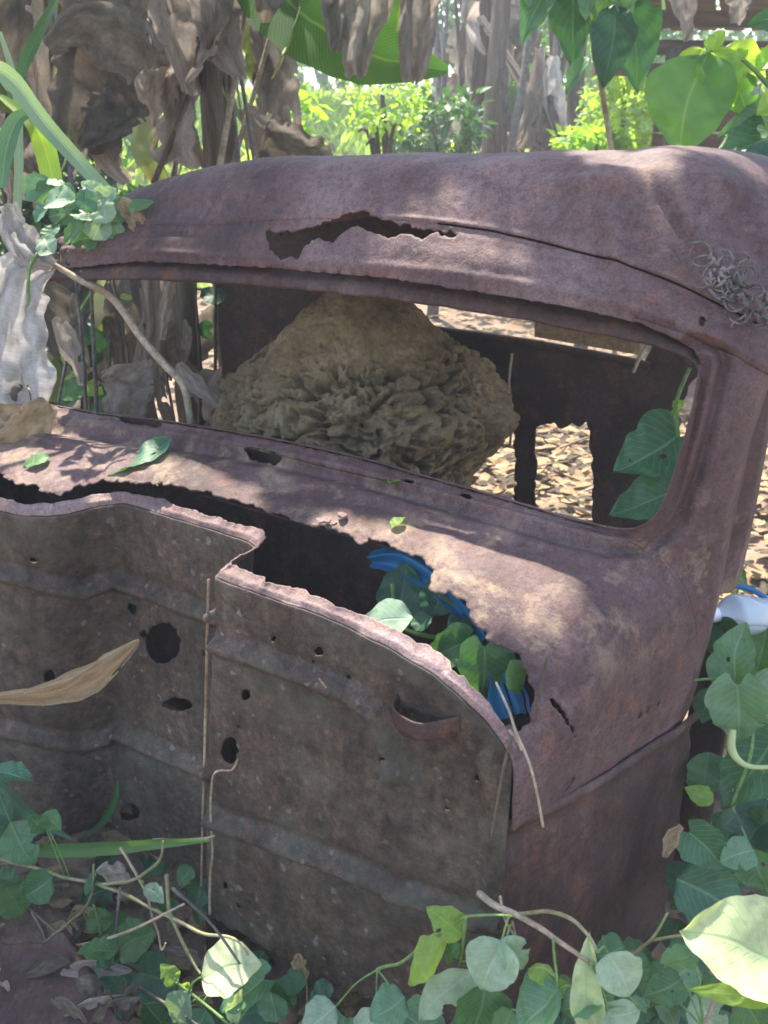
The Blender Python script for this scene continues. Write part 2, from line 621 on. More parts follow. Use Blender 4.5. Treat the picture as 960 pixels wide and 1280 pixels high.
def build_ground():
    n = 210
    t = np.linspace(-1, 1, n)
    ax = np.sign(t) * (np.abs(t) ** 3.0) * 90
    X, Y = np.meshgrid(ax, ax + 1.8)
    P = np.stack([X, Y, ground_z(X, Y)], -1)
    o = part('ground', P.reshape(-1, 3), grid_faces(n, n), M['soil'])
    tag(o, 'brown earth floor littered with dead leaves under and behind the cab', kind='structure')
    return o


build_ground()

# ================================================================== TRUCK CAB
cab = thing('truck_cab', 'rusted shell of an old lorry cab with empty windscreen and torn bulkhead', 'truck cab', ORG, -CAB_YAW)

ROWS = np.array([
    # (l, b, z): l runs left from the near corner, b runs back into the cab
    [(1.6, 0, .845), (1.3, 0, .845), (1.0, 0, .845), (.7, 0, .842), (.4, 0, .838), (.14, 0, .807), (.045, 0, .76), (0, 0, .705), (-.006, 0, .64), (-.007, 0, .58)],
    [(1.6, .17, .893), (1.3, .17, .896), (1.0, .17, .898), (.7, .17, .898), (.4, .17, .897), (.15, .17, .888), (.0, .17, .862), (-.062, .18, .80), (-.075, .2, .69), (-.068, .22, .572)],
    [(1.6, .33, .938), (1.3, .33, .942), (1.0, .33, .944), (.7, .33, .945), (.4, .33, .945), (.15, .335, .945), (.0, .345, .936), (-.1, .375, .885), (-.14, .42, .74), (-.128, .475, .56)],
    [(1.6, .375, 1.1), (1.3, .375, 1.1), (1.0, .375, 1.1), (.7, .375, 1.1), (.4, .375, 1.1), (.15, .375, 1.1), (.0, .38, 1.095), (-.1, .40, 1.08), (-.150, .44, 1.05), (-.155, .50, 1.02)],
    [(1.6, .425, 1.275), (1.3, .415, 1.295), (1.0, .405, 1.305), (.7, .40, 1.31), (.4, .40, 1.312), (.15, .405, 1.30), (.0, .415, 1.278), (-.105, .435, 1.245), (-.165, .47, 1.21), (-.17, .53, 1.19)],
    [(1.6, .47, 1.30), (1.3, .455, 1.358), (1.0, .45, 1.375), (.7, .45, 1.400), (.4, .45, 1.404), (.15, .45, 1.372), (.0, .45, 1.34), (-.1, .46, 1.302), (-.172, .50, 1.265), (-.182, .56, 1.24)],
    [(1.6, .60, 1.27), (1.35, .58, 1.425), (1.0, .56, 1.492), (.7, .55, 1.503), (.4, .55, 1.510), (.15, .55, 1.515), (.0, .55, 1.502), (-.085, .56, 1.455), (-.172, .60, 1.385), (-.2, .64, 1.33)],
    [(1.62, .80, 1.26), (1.36, .80, 1.42), (1.0, .80, 1.494), (.7, .80, 1.510), (.4, .80, 1.520), (.15, .80, 1.530), (.0, .80, 1.523), (-.10, .80, 1.48), (-.19, .80, 1.40), (-.23, .82, 1.34)],
    [(1.62, 1.15, 1.26), (1.38, 1.15, 1.40), (1.0, 1.15, 1.46), (.7, 1.15, 1.485), (.4, 1.15, 1.495), (.15, 1.15, 1.495), (.0, 1.15, 1.48), (-.10, 1.15, 1.44), (-.19, 1.15, 1.37), (-.23, 1.15, 1.32)],
    [(1.6, 1.36, 1.20), (1.36, 1.36, 1.28), (1.0, 1.36, 1.345), (.7, 1.36, 1.36), (.4, 1.36, 1.365), (.15, 1.36, 1.36), (.0, 1.36, 1.345), (-.09, 1.36, 1.31), (-.17, 1.36, 1.27), (-.2, 1.36, 1.22)],
])
OPENING = [(40, 503), (120, 518), (200, 527), (300, 543), (350, 552), (450, 574), (530, 597), (620, 622), (700, 646), (765, 662), (800, 660), (825, 638), (842, 595), (860, 535), (872, 480), (876, 455), (866, 436), (845, 424), (800, 404), (720, 386), (650, 373), (480, 347), (330, 334), (180, 326), (70, 336)]
COWL_HOLE = [(-300, 560), (-60, 590), (0, 592), (20, 604), (48, 607), (58, 618), (78, 617), (95, 608), (130, 600), (200, 604), (255, 614), (300, 627), (345, 640), (380, 655), (398, 656), (415, 664), (436, 668), (446, 680), (470, 671), (496, 686), (530, 699), (541, 716), (536, 738), (560, 742), (584, 752), (588, 778), (606, 790), (604, 802), (628, 808), (650, 822), (662, 840), (659, 852), (672, 866), (664, 884), (660, 904), (646, 914), (634, 905), (628, 915), (638, 940), (632, 975), (560, 930), (300, 900), (-300, 900)]
TEAR = [(330, 287), (352, 291), (398, 281), (442, 264), (458, 263), (470, 272), (520, 285), (573, 291), (566, 297), (540, 290), (528, 299), (506, 291), (488, 297), (470, 292), (446, 282), (428, 291), (416, 305), (396, 297), (380, 308), (374, 321), (346, 324), (338, 310)]
SLOTS = [[(147, 522), (155, 520), (196, 524), (203, 530), (199, 534), (155, 528)], [(303, 560), (312, 558), (350, 567), (353, 575), (345, 582), (312, 574)],
         [(500, 599), (508, 597), (522, 603), (514, 606)], [(573, 617), (583, 616), (592, 622), (584, 624)],
         [(873, 398), (880, 395), (884, 402), (878, 409), (873, 405)],
         [(797, 893), (800, 889), (803, 892), (799, 902)], [(806, 884), (810, 880), (813, 886), (808, 895)], [(820, 880), (823, 877), (825, 881), (821, 884)],
         [(686, 872), (692, 873), (706, 890), (716, 910), (723, 934), (716, 918), (703, 895), (690, 880)],
         [(703, 992), (712, 980), (719, 968), (716, 980), (708, 992)]]
DENTS = [(766, 300, 13, 48, -14, .010), (742, 229, 55, 13, 0, .011), (780, 193, 48, 10, 3, -.012), (838, 268, 13, 62, -32, -.016), (870, 300, 16, 50, -38, .010),
         (905, 235, 30, 20, 0, .012), (935, 265, 18, 34, 0, -.016), (600, 330, 90, 18, 0, .003), (470, 230, 120, 14, 0, -.006), (300, 240, 60, 16, 0, .005), (220, 292, 60, 3, 2, -.006),
         (660, 230, 40, 22, 20, -.005), (950, 330, 24, 30, 0, -.012), (890, 350, 18, 12, 0, .006)]


def shell():
    nu, nv = 470, 520
    # finer sampling across u according to arc length
    R = ROWS.copy()
    R[..., 0] *= -1
    seg = np.linalg.norm(np.diff(R, axis=1), axis=2).mean(0)
    cu = np.concatenate([[0], np.cumsum(seg)])
    tu = np.interp(np.linspace(0, cu[-1], nu), cu, np.arange(len(cu)))
    segv = np.linalg.norm(np.diff(R, axis=0), axis=2)[:, 3:8].mean(1)
    cv = np.concatenate([[0], np.cumsum(segv)])
    tv = np.interp(np.linspace(0, cv[-1], nv), cv, np.arange(len(cv)))
    for k in range(len(cv)):                                  # put a grid row exactly on each control row
        tv[np.argmin(np.abs(tv - k))] = k
    G = catmull_at(R, tv)                                     # (nv, 10, 3)
    G = catmull_at(np.swapaxes(G, 0, 1), tu)                  # (nu, nv, 3)
    G = np.swapaxes(G, 0, 1)
    du = np.gradient(G, axis=1)
    dv = np.gradient(G, axis=0)
    N = np.cross(du, dv)
    N /= np.linalg.norm(N, axis=2)[..., None] + 1e-12
    pix = project(c2w(G))
    # relief
    TV = tv[:, None] * np.ones((1, nu))
    d = 0.0035 * fbm(G, 5, 3, 11) + 0.0012 * fbm(G, 26, 2, 21) + 0.0006 * noise(G, 90, 31)
    rough = ss(4.9, 5.4, TV)
    d += rough * 0.005 * fbm(G, 3.2, 2, 41)
    vis = TV < 8
    for (px, py, rx, ry, ang, amp) in DENTS:
        a = math.radians(ang)
        x = pix[..., 0] - px
        y = pix[..., 1] - py
        xr = x * math.cos(a) + y * math.sin(a)
        yr = -x * math.sin(a) + y * math.cos(a)
        d += vis * 1.3 * amp * np.exp(-(xr / rx) ** 2 - (yr / ry) ** 2)
    # pressed rim round the lower and right side of the windscreen opening
    rim = [(-60, 490), (40, 503), (120, 518), (200, 527), (300, 543), (350, 552), (450, 574), (530, 597), (620, 622), (700, 646), (765, 662), (800, 660), (825, 638), (842, 595), (860, 535), (872, 480), (878, 455)]
    dr = dist_line(pix, rim)
    lo = (TV > 1.2) & (TV < 4.6)
    sc_ = 1.0
    d += lo * sc_ * (0.010 * np.exp(-((dr - 14) / 6.0) ** 2) - 0.010 * np.exp(-((dr - 28) / 5.5) ** 2) + 0.007 * np.exp(-((dr - 42) / 8.0) ** 2))
    # rolled lip above the glass channel
    d += 0.006 * np.exp(-((TV - 4.12) / 0.07) ** 2)
    # raised seam edge between brow and roof
    d += 0.003 * np.exp(-((TV - 5.06) / 0.035) ** 2) - 0.003 * np.exp(-((TV - 4.95) / 0.03) ** 2)
    # broken lower edge of the cowl bends down
    dh = dist_line(pix, COWL_HOLE[1:38])
    d += (TV < 2) * -0.006 * np.exp(-(dh / 9.0) ** 2)
    # flattened patch rusting off the cowl near the tear
    V = G + N * d[..., None]
    pix = project(c2w(V))
    jag = 3.2 * np.stack([noise(V, 85, 51) + 0.6 * noise(V, 190, 52), noise(V, 85, 53) + 0.6 * noise(V, 190, 54)], -1)
    pc = (pix[:-1, :-1] + pix[1:, :-1] + pix[:-1, 1:] + pix[1:, 1:]) / 4
    jc = jag[:-1, :-1]
    tvc = (tv[:-1] + tv[1:])[:, None] / 2 * np.ones((1, nu - 1))
    lc = -(V[:-1, :-1, 0])
    keep = np.ones((nv - 1, nu - 1), bool)
    keep &= ~(in_poly(pc + jc * 0.25, OPENING) & (tvc > 1.5) & (tvc < 4.5))
    keep &= ~((tvc > 2.3) & (tvc < 3.6) & (lc > 0.1))
    keep &= ~((tvc < 2.2) & in_poly(pc + jc, COWL_HOLE))
    keep &= ~((tvc < 2.2) & (tvc < 0.05) & (lc > 0.06))
    keep &= ~((tvc > 3.9) & (tvc < 6.2) & in_poly(pc + jc * 0.8, TEAR))
    for s in SLOTS:
        keep &= ~((tvc < 6) & in_poly(pc + jc * 0.3, s))
    # thin open seam right of the tear
    seam_i = int(np.argmin(np.abs(tv - 5)))
    keep[seam_i, :] &= ~((lc[seam_i] < 0.42) & (lc[seam_i] > -0.19))
    # ragged rust nibbling at the left and rear edges
    keep &= ~((lc > 1.45 + 0.03 * jc[..., 0] + .06 * (tvc < 3)))
    keep &= ~((tvc > 7.0) & (noise(V[:-1, :-1], 14, 77) > 0.78))
    keep &= ~((tvc > 7.6) & (lc < 0.0) & (noise(V[:-1, :-1], 7, 78) > 0.2))
    lc_i = -V[..., 0]
    allF = np.arange((nv - 1) * (nu - 1)).reshape(nv - 1, nu - 1)
    F = grid_faces(nv, nu)
    kf = keep.ravel()
    Vf = V.reshape(-1, 3).copy()
    Vf = smooth_border(Vf, F[kf], 2, 0.45)
    zone = np.zeros_like(tvc, int)                            # 0 cowl 1 pillar 2 header 3 roof
    r2 = tv[:-1][:, None] * np.ones((1, nu - 1))
    zone[r2 >= 2] = 1
    zone[(r2 >= 4) | ((r2 >= 3.5) & (-V[:-1, :-1, 0] > .03))] = 2
    zone[r2 >= 5] = 3
    zf = zone.ravel()
    for k, (nm, mt) in enumerate([('cowl', 'rust'), ('windscreen_pillar', 'rust'), ('brow', 'rust'), ('roof', 'rust')]):
        Fk = F[kf & (zf == k)]
        v, f, _ = compact(Vf, Fk)
        o = part(nm, v, f, M[mt], cab, local=True, solid=0.003)
        if nm == 'cowl':
            o['label'] = 'dusty cowl panel with a jagged rust hole along its front'
        if nm == 'roof':
            o['label'] = 'dented domed roof panel'
    return V


SHELL_V = shell()


def cab_pts(pxs, b):
    return [w2c(on_b(x, y, b)) for x, y in pxs]


# roof bow added behind the open seam to keep light out
Vb = np.array([c for c in []])
Rb = ROWS.copy()
Rb[..., 0] *= -1
rowA = catmull(Rb[5] * .62 + Rb[4] * .38, 120)
rowB = catmull(Rb[5] * .6 + Rb[6] * .4, 120)
mid_ = catmull(Rb[5], 120)
inn = np.array([.0, .022, -.012])
backing = np.array([rowA + inn, mid_ + inn * 1.1, rowB + inn])
sel = slice(52, 119)
bw = backing[:, sel]
part('seam_backing', bw.reshape(-1, 3), grid_faces(3, bw.shape[1]), M['rust_in'], cab, local=True, solid=.002)

# ---- inner windscreen frame: set back behind the rolled lip
def ws_b(z):
    return .33 + (z - .945) * .235


def on_ws(px, py, off=0.0):
    n = BACK - 0.235 * np.array([0, 0, 1.0])
    p0 = ORG + BACK * (.33 + off) + np.array([0, 0, .945])
    return hit(px, py, p0, n)


outer = [(60, 333), (180, 322), (330, 330), (480, 342), (650, 367), (720, 381), (800, 399), (850, 420), (874, 440), (880, 456)]
inner = [(60, 352), (180, 350), (330, 359), (480, 374), (650, 400), (720, 413), (800, 429), (842, 441), (862, 450), (874, 462)]
O_ = np.array([w2c(on_ws(x, y, .018 if x < 600 else .032)) for x, y in outer])
I_ = np.array([w2c(on_ws(x, y, .012 if x < 600 else .026)) for x, y in inner])
K = 90
O_, I_ = catmull(O_, K), catmull(I_, K)
dn = np.array([0, 1.0, -0.1])
rows = [O_, O_ * .8 + I_ * .2 + np.array([0, .006, 0]), O_ * .55 + I_ * .45 + np.array([0, -.008, 0]), O_ * .15 + I_ * .85 + np.array([0, -.010, 0]), I_, I_ + np.array([0, .022, .002]), I_ + np.array([0, .045, .012])]
Gf = np.stack([catmull(np.array(rows), 26)[:, k] for k in range(K)], 1)
Gf += 0.0015 * fbm(Gf, 30, 2, 61)[..., None]
part('windscreen_header', Gf.reshape(-1, 3), grid_faces(26, K, flip=True), M['rust_dark'], cab, local=True, solid=0.003)

# lower and right-hand return of the opening
outer = [(40, 502), (120, 517), (200, 526), (300, 542), (350, 551), (450, 573), (530, 596), (620, 621), (700, 645), (765, 661), (800, 659), (825, 637), (842, 594), (860, 534), (872, 480), (876, 456)]
R0 = catmull(np.array([w2c(on_ws(x, y, .004)) for x, y in outer]), 120)
rows = np.array([R0, R0 + (0, .012, -.004), R0 + (0, .016, -.022), R0 + (0, .018, -.03)])
Gf = catmull(rows, 8) + 0.001 * noise(catmull(rows, 8), 60, 3)[..., None]
part('windscreen_channel', Gf.reshape(-1, 3), grid_faces(8, 120, flip=True), M['rust'], cab, local=True, solid=0.002)

# ---- firewall
PROF = [(0.0, 0.0), (.10, 0.0), (.30, -.002), (.50, 0.0), (.565, .002), (.585, .012), (.592, .06), (.60, .12), (.625, .145), (.70, .150), (.85, .150), (.955, .150), (.985, .143), (1.008, .105), (1.03, .045), (1.06, .008), (1.12, -.02), (1.35, -.04), (1.6, -.045)]


def prof(n):
    P = np.array(PROF)
    s = np.concatenate([[0], np.cumsum(np.linalg.norm(np.diff(P, axis=0), axis=1))])
    ts = np.interp(np.linspace(0, s[-1], n), s, np.arange(len(P)))
    return catmull_at(P, ts)


def ztop(l):
    return np.interp(l, [0, .02, .045, .09, .14, .22, .35, .56, .66, 1.6], [.70, .73, .755, .785, .806, .826, .838, .840, .842, .846])


HOLES = [(205, 803, 21, 25), (222, 880, 19, 8), (288, 937, 10, 16), (163, 1015, 12, 10), (166, 760, 7, 6), (308, 868, 5, 6), (399, 814, 5, 5), (393, 826, 4, 3), (438, 846, 3, 3), (343, 798, 3, 4), (62, 846, 7, 8), (42, 700, 5, 4), (180, 792, 4, 4), (503, 896, 4, 6), (420, 818, 2, 2), (478, 948, 3, 3), (255, 815, 3, 4), (560, 1010, 3, 2), (298, 908, 2, 2), (350, 905, 2, 2), (283, 1105, 3, 3), (300, 1132, 3, 3), (598, 972, 3, 5)]


def firewall():
    ns, nz = 400, 190
    P = prof(ns)
    l = P[:, 0]
    t = np.linspace(0, 1, nz)[:, None]
    zt = ztop(l)[None, :]
    zb = -0.30
    z = zb + (zt - zb) * t
    flare = 1 + 0.215 * (0.838 - z)
    L = l[None, :] * flare
    b = P[:, 1][None, :] * np.ones_like(z)
    V = np.stack([-L, b, z], -1)
    du, dv = np.gradient(V, axis=1), np.gradient(V, axis=0)
    N = np.cross(dv, du)
    N /= np.linalg.norm(N, axis=2)[..., None] + 1e-12
    N *= np.sign(-N[..., 1:2] + 1e-9) * 0 + 1
    if N[nz // 2, 60, 1] > 0:
        N = -N
    pix = project(c2w(V))
    d = 0.0028 * fbm(V, 6, 3, 5) + 0.0010 * fbm(V, 30, 2, 8) + 0.0005 * noise(V, 95, 9)
    ribs = [([(272, 806), (330, 824), (400, 850), (440, 868), (468, 892), (482, 925), (492, 965)], .008, 11),
            ([(266, 1022), (330, 1045), (400, 1072), (500, 1112), (560, 1133), (640, 1158)], .009, 10),
            ([(500, 1112), (507, 1060), (500, 1000), (492, 965)], .003, 14),
            ([(0, 716), (60, 733), (100, 741), (140, 727), (200, 744), (268, 772)], .008, 9),
            ([(0, 910), (60, 925), (100, 931), (150, 915), (200, 938), (268, 968)], .008, 9),
            ([(600, 1150), (618, 1090), (622, 1030), (610, 960)], .004, 14)]
    right = (l < .575)[None, :] * np.ones_like(z, bool)
    for line, amp, w in ribs:
        m = right if line[0][0] >= 265 else ~right
        dd = dist_line(pix, line)
        w *= .72
        d += m * amp * 2.7 * (np.exp(-(dd / w) ** 2) - 0.2 * np.exp(-((dd - 2.2 * w) / w) ** 2))
    V = V + N * d[..., None]
    pix = project(c2w(V))
    pc = (pix[:-1, :-1] + pix[1:, 1:]) / 2
    j = 1.6 * np.stack([noise(V, 120, 3), noise(V, 120, 4)], -1)[:-1, :-1]
    keep = np.ones((nz - 1, ns - 1), bool)
    Lc = right[:-1, :-1]
    for (x, y, rx, ry) in HOLES:
        q = pc + j
        side = Lc if x > 272 else ~Lc
        keep &= ~(side & (((q[..., 0] - x) / (rx + .6)) ** 2 + ((q[..., 1] - y) / (ry + .6)) ** 2 < 1))
    # lower edge eaten away
    edge = np.interp(pc[..., 0], [268, 300, 370, 440, 520, 640], [1148, 1166, 1203, 1238, 1262, 1272])
    keep &= ~(Lc & (pc[..., 1] + 3 * j[..., 1] > edge))
    F = grid_faces(nz, ns)
    kf = keep.ravel()
    Vf = smooth_border(V.reshape(-1, 3).copy(), F[kf], 2, .45)
    v, f, _ = compact(Vf, F[kf])
    o = part('firewall', v, f, M['rust_wall'], cab, local=True, solid=0.003)
    o['label'] = 'dark mottled bulkhead with pressed ribs and bolt holes'
    # top flange turned back into the cab, ragged along its rear edge
    top = V[-1]
    tl = top.copy()
    nf = 16
    wid = 0.021 + 0.009 * noise(tl, 20, 3) + 0.007 * noise(tl, 55, 4) + .004 * noise(tl, 140, 6)
    wid = wid * np.interp(l, [0, .03, .1, .55, .62, .7, 1.6], [.35, .6, 1.0, .9, .95, 1.0, .6])
    # outward direction in plan, inside the cab
    tang = np.gradient(tl, axis=0)
    nb = np.stack([tang[:, 1], -tang[:, 0], 0 * tang[:, 0]], -1)
    nb /= np.linalg.norm(nb, axis=1)[:, None] + 1e-9
    nb *= np.sign(np.where(np.abs(nb[:, 1:2]) > .02, nb[:, 1:2], 1))
    k = np.ones(9) / 9
    for c in range(3):
        nb[:, c] = np.convolve(np.pad(nb[:, c], 4, 'edge'), k, 'valid')
    corner = ss(.16, .02, l)[:, None]
    nb = nb * (1 - .0 * corner) + corner * np.array([[0.0, .25, .35]])
    nb /= np.linalg.norm(nb, axis=1)[:, None]
    q = np.linspace(0, 1, nf)[:, None, None]
    W = tl[None] + nb[None] * wid[None, :, None] * q
    lift = 0.010 * np.sin(np.clip(q * 3, 0, 1) * math.pi / 2) + 0.010 * q ** 2
    W[..., 2] += lift[..., 0] + 0.0012 * fbm(W, 45, 2, 12)
    W[0] = tl + (0, 0, .0015)
    fl = part('flange', W.reshape(-1, 3), grid_faces(nf, ns, flip=True), M['flange'], o, local=True, solid=0.0025)
    fl['label'] = 'pale turned-over top flange, ragged along its rear edge'
    return o


fw = firewall()
# bent bracket on the firewall
br = [(497, 868), (492, 880), (500, 892), (522, 903), (545, 901), (575, 894)]
b0 = [-.006, -.022, -.034, -.036, -.02, -.004]
e0 = np.array([w2c(on_b(x, y, bb)) for (x, y), bb in zip(br, b0)])
e0 = catmull(e0, 24)
G2 = np.stack([e0 + (0, 0, k * -0.034) + (0, k * .004, 0) for k in np.linspace(0, 1, 6)])
part('bracket', G2.reshape(-1, 3), grid_faces(6, 24), M['rust_dark'], cab, local=True, solid=0.003)
# edge strip down the firewall step, sunlight painted in as cream colour
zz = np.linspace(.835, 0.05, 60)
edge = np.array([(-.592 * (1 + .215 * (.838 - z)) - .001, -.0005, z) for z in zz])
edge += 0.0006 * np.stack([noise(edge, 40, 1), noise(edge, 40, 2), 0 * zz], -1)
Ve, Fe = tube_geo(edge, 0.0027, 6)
M['sun_painted_edge'] = plain_noise('sun_painted_edge', (0.16, 0.115, 0.07), (0.30, 0.235, 0.15), (0.42, 0.34, 0.23), 12, 90, 0.8)
part('edge_bead', Ve, Fe, M['sun_painted_edge'], cab, local=True)

# ---- side (kick) panel below the cowl
nS, nZ = 110, 120
s = np.linspace(0, 1, nS)[None, :]
t = np.linspace(0, 1, nZ)[:, None]
xA, bA = -.010, -.006
xB, bB = .130, .50
zt = .588 + (.560 - .588) * s
z = -.05 + (zt + .05) * t
x = xA + (xB - xA) * s + .006 + .010 * np.sin(s * math.pi) * 1 + 0 * t
b = bA + (bB - bA) * s + 0 * t
x = x + .011 * np.exp(-((zt - z - .012) / .012) ** 2) - .006 * np.exp(-((zt - z - .05) / .02) ** 2)
x = x - .016 * ss(.05, .0, s) 
V = np.stack([x * np.ones_like(z), b * np.ones_like(z), z], -1)
V[..., 0] += .004 * fbm(V, 7, 3, 15) + .0008 * noise(V, 80, 3) - .004 * np.exp(-((s - .13) / .03) ** 2)
keepS = np.ones((nZ - 1, nS - 1), bool)
o = part('kick_panel', V.reshape(-1, 3), grid_faces(nZ, nS, keepS), M['rust_dark'], cab, local=True, solid=0.003)
o['label'] = 'dark brown side panel with rolled top edge below the cowl'

# ---- door jamb strip behind the pillar
jp = [(962, 440, .52), (950, 500, .53), (938, 570, .53), (926, 640, .53), (914, 700, .53), (903, 742, .53)]
J = catmull(np.array([w2c(on_b(x, y, bb)) for x, y, bb in jp]), 40)
rows = np.array([J + (-.012, -.03, 0), J + (0, 0, 0), J + (.012, .012, 0), J + (.014, .05, 0)])
part('door_jamb', rows.reshape(-1, 3), grid_faces(4, 40), M['rust'], cab, local=True, solid=0.003)

# ---- rear wall with back window and rusted-out panels
def rear_wall():
    nu, nz = 300, 200
    l = np.linspace(1.80, 0.16, nu)[None, :]
    z = np.linspace(0.0, 1.345, nz)[:, None]
    V = np.stack([-l + 0 * z, 1.35 - .03 * ((l - .7) / .9) ** 2 + 0 * z, z + 0 * l], -1)
    V[..., 1] += .004 * fbm(V, 5, 3, 5)
    pix = project(c2w(V))
    pc = (pix[:-1, :-1] + pix[1:, 1:]) / 2
    j = 5 * np.stack([noise(V, 40, 3) + .5 * noise(V, 90, 5), noise(V, 40, 4) + .5 * noise(V, 90, 6)], -1)[:-1, :-1]
    keep = np.ones((nz - 1, nu - 1), bool)
    keep &= ~in_poly(pc + .1 * j, [(508, 300), (508, 392), (516, 406), (560, 411), (660, 424), (780, 446), (805, 452), (818, 430), (820, 300)])
    keep &= ~in_poly(pc + j * .7, [(560, 590), (600, 548), (625, 536), (642, 533), (642, 610), (640, 760), (560, 760)])
    keep &= ~in_poly(pc + j * .7, [(671, 536), (690, 531), (712, 534), (730, 529), (736, 540), (740, 600), (743, 760), (668, 760), (669, 600)])
    keep &= ~in_poly(pc + j, [(836, 800), (832, 600), (838, 560), (850, 505), (870, 470), (905, 440), (1000, 400), (1000, 800)])
    keep &= ~((noise(V[:-1, :-1], 11, 9) > .72) & (V[:-1, :-1, 2] < .6))
    F = grid_faces(nz, nu)
    kf = keep.ravel()
    Vf = smooth_border(V.reshape(-1, 3).copy(), F[kf], 2, .45)
    v, f, _ = compact(Vf, F[kf])
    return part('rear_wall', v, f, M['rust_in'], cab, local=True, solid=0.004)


rear_wall()
# inner trim board along the back window
g = Geo()
A = [w2c(on_b(x, y, 1.28)) for x, y in [(668, 392), (800, 425), (800, 444), (668, 421)]]
A = np.array(A)
g.add(np.concatenate([A, A + (0, .012, 0)]), [(0, 1, 2, 3), (7, 6, 5, 4), (0, 4, 5, 1), (1, 5, 6, 2), (2, 6, 7, 3), (3, 7, 4, 0)])
part('window_trim', np.concatenate(g.v), g.f, M['tanboard'], cab, smooth=False, local=True)
# rear window sill rail
p = np.array([w2c(on_b(x, y, 1.325)) for x, y in [(505, 407), (560, 414), (660, 428), (780, 450), (812, 458)]])
Vt, Ft = tube_geo(catmull(p, 30), .011, 8)
part('window_sill', Vt, Ft, M['rust_in'], cab, local=True)

# toe board and floor close the cab off behind the firewall
V = np.array([[(-1.58, .30, .05), (-.02, .22, .05)], [(-1.58, .46, .02), (-.05, .44, .02)]])
toe = np.array([[(-1.60, .298, .67), (-.0, .305, .63)], [(-1.60, .25, .40), (-.03, .21, .36)], [(-1.60, .36, .18), (-.05, .33, .16)], [(-1.6, .52, .06), (-.08, .5, .06)]])
tt = catmull(toe, 14)
tt = np.swapaxes(catmull(np.swapaxes(tt, 0, 1), 40), 0, 1)
tt[..., 1] += .012 * fbm(tt, 6, 2, 4)
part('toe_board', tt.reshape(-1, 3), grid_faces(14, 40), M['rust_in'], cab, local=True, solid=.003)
dash = np.array([[(-1.58, .315, .925), (-.03, .335, .915)], [(-1.58, .32, .80), (-.03, .335, .80)], [(-1.6, .30, .66), (-.02, .31, .62)]])
tt = catmull(dash, 12)
tt = np.swapaxes(catmull(np.swapaxes(tt, 0, 1), 40), 0, 1)
tt[..., 1] += .006 * fbm(tt, 7, 2, 4)
part('dash_panel', tt.reshape(-1, 3), grid_faces(12, 40), M['rust_in'], cab, local=True, solid=.003)  # dash added to shut light out of the cowl hole
slot_back = np.array([[(-1.56, .225, .868), (-.10, .225, .868)], [(-1.56, .29, .872), (-.10, .29, .872)], [(-1.56, .35, .90), (-.10, .35, .90)], [(-1.56, .362, .935), (-.10, .362, .932)]])
tt = catmull(slot_back, 12)
tt = np.swapaxes(catmull(np.swapaxes(tt, 0, 1), 40), 0, 1)
part('slot_backing', tt.reshape(-1, 3), grid_faces(12, 40), M['rust_in'], cab, local=True, solid=.002)  # dark strip added under the cowl so the slots look black
# far side: hinge post and sill of the missing left door
g = Geo()
for (x, b0, b1, z0, z1) in [(-1.60, .05, .50, 0.0, .84), (-1.60, 1.22, 1.345, 0.0, 1.25)]:
    pass
far_post = np.array([[(-1.595, .50, z), (-1.60, .42, z), (-1.605, .30, z), (-1.60, .05, z)] for z in np.linspace(0, .84, 12)])
far_post[..., 0] += .01 * fbm(far_post, 5, 2, 3)
part('far_kick_panel', far_post.reshape(-1, 3), grid_faces(12, 4), M['rust_in'], cab, local=True, solid=.003)

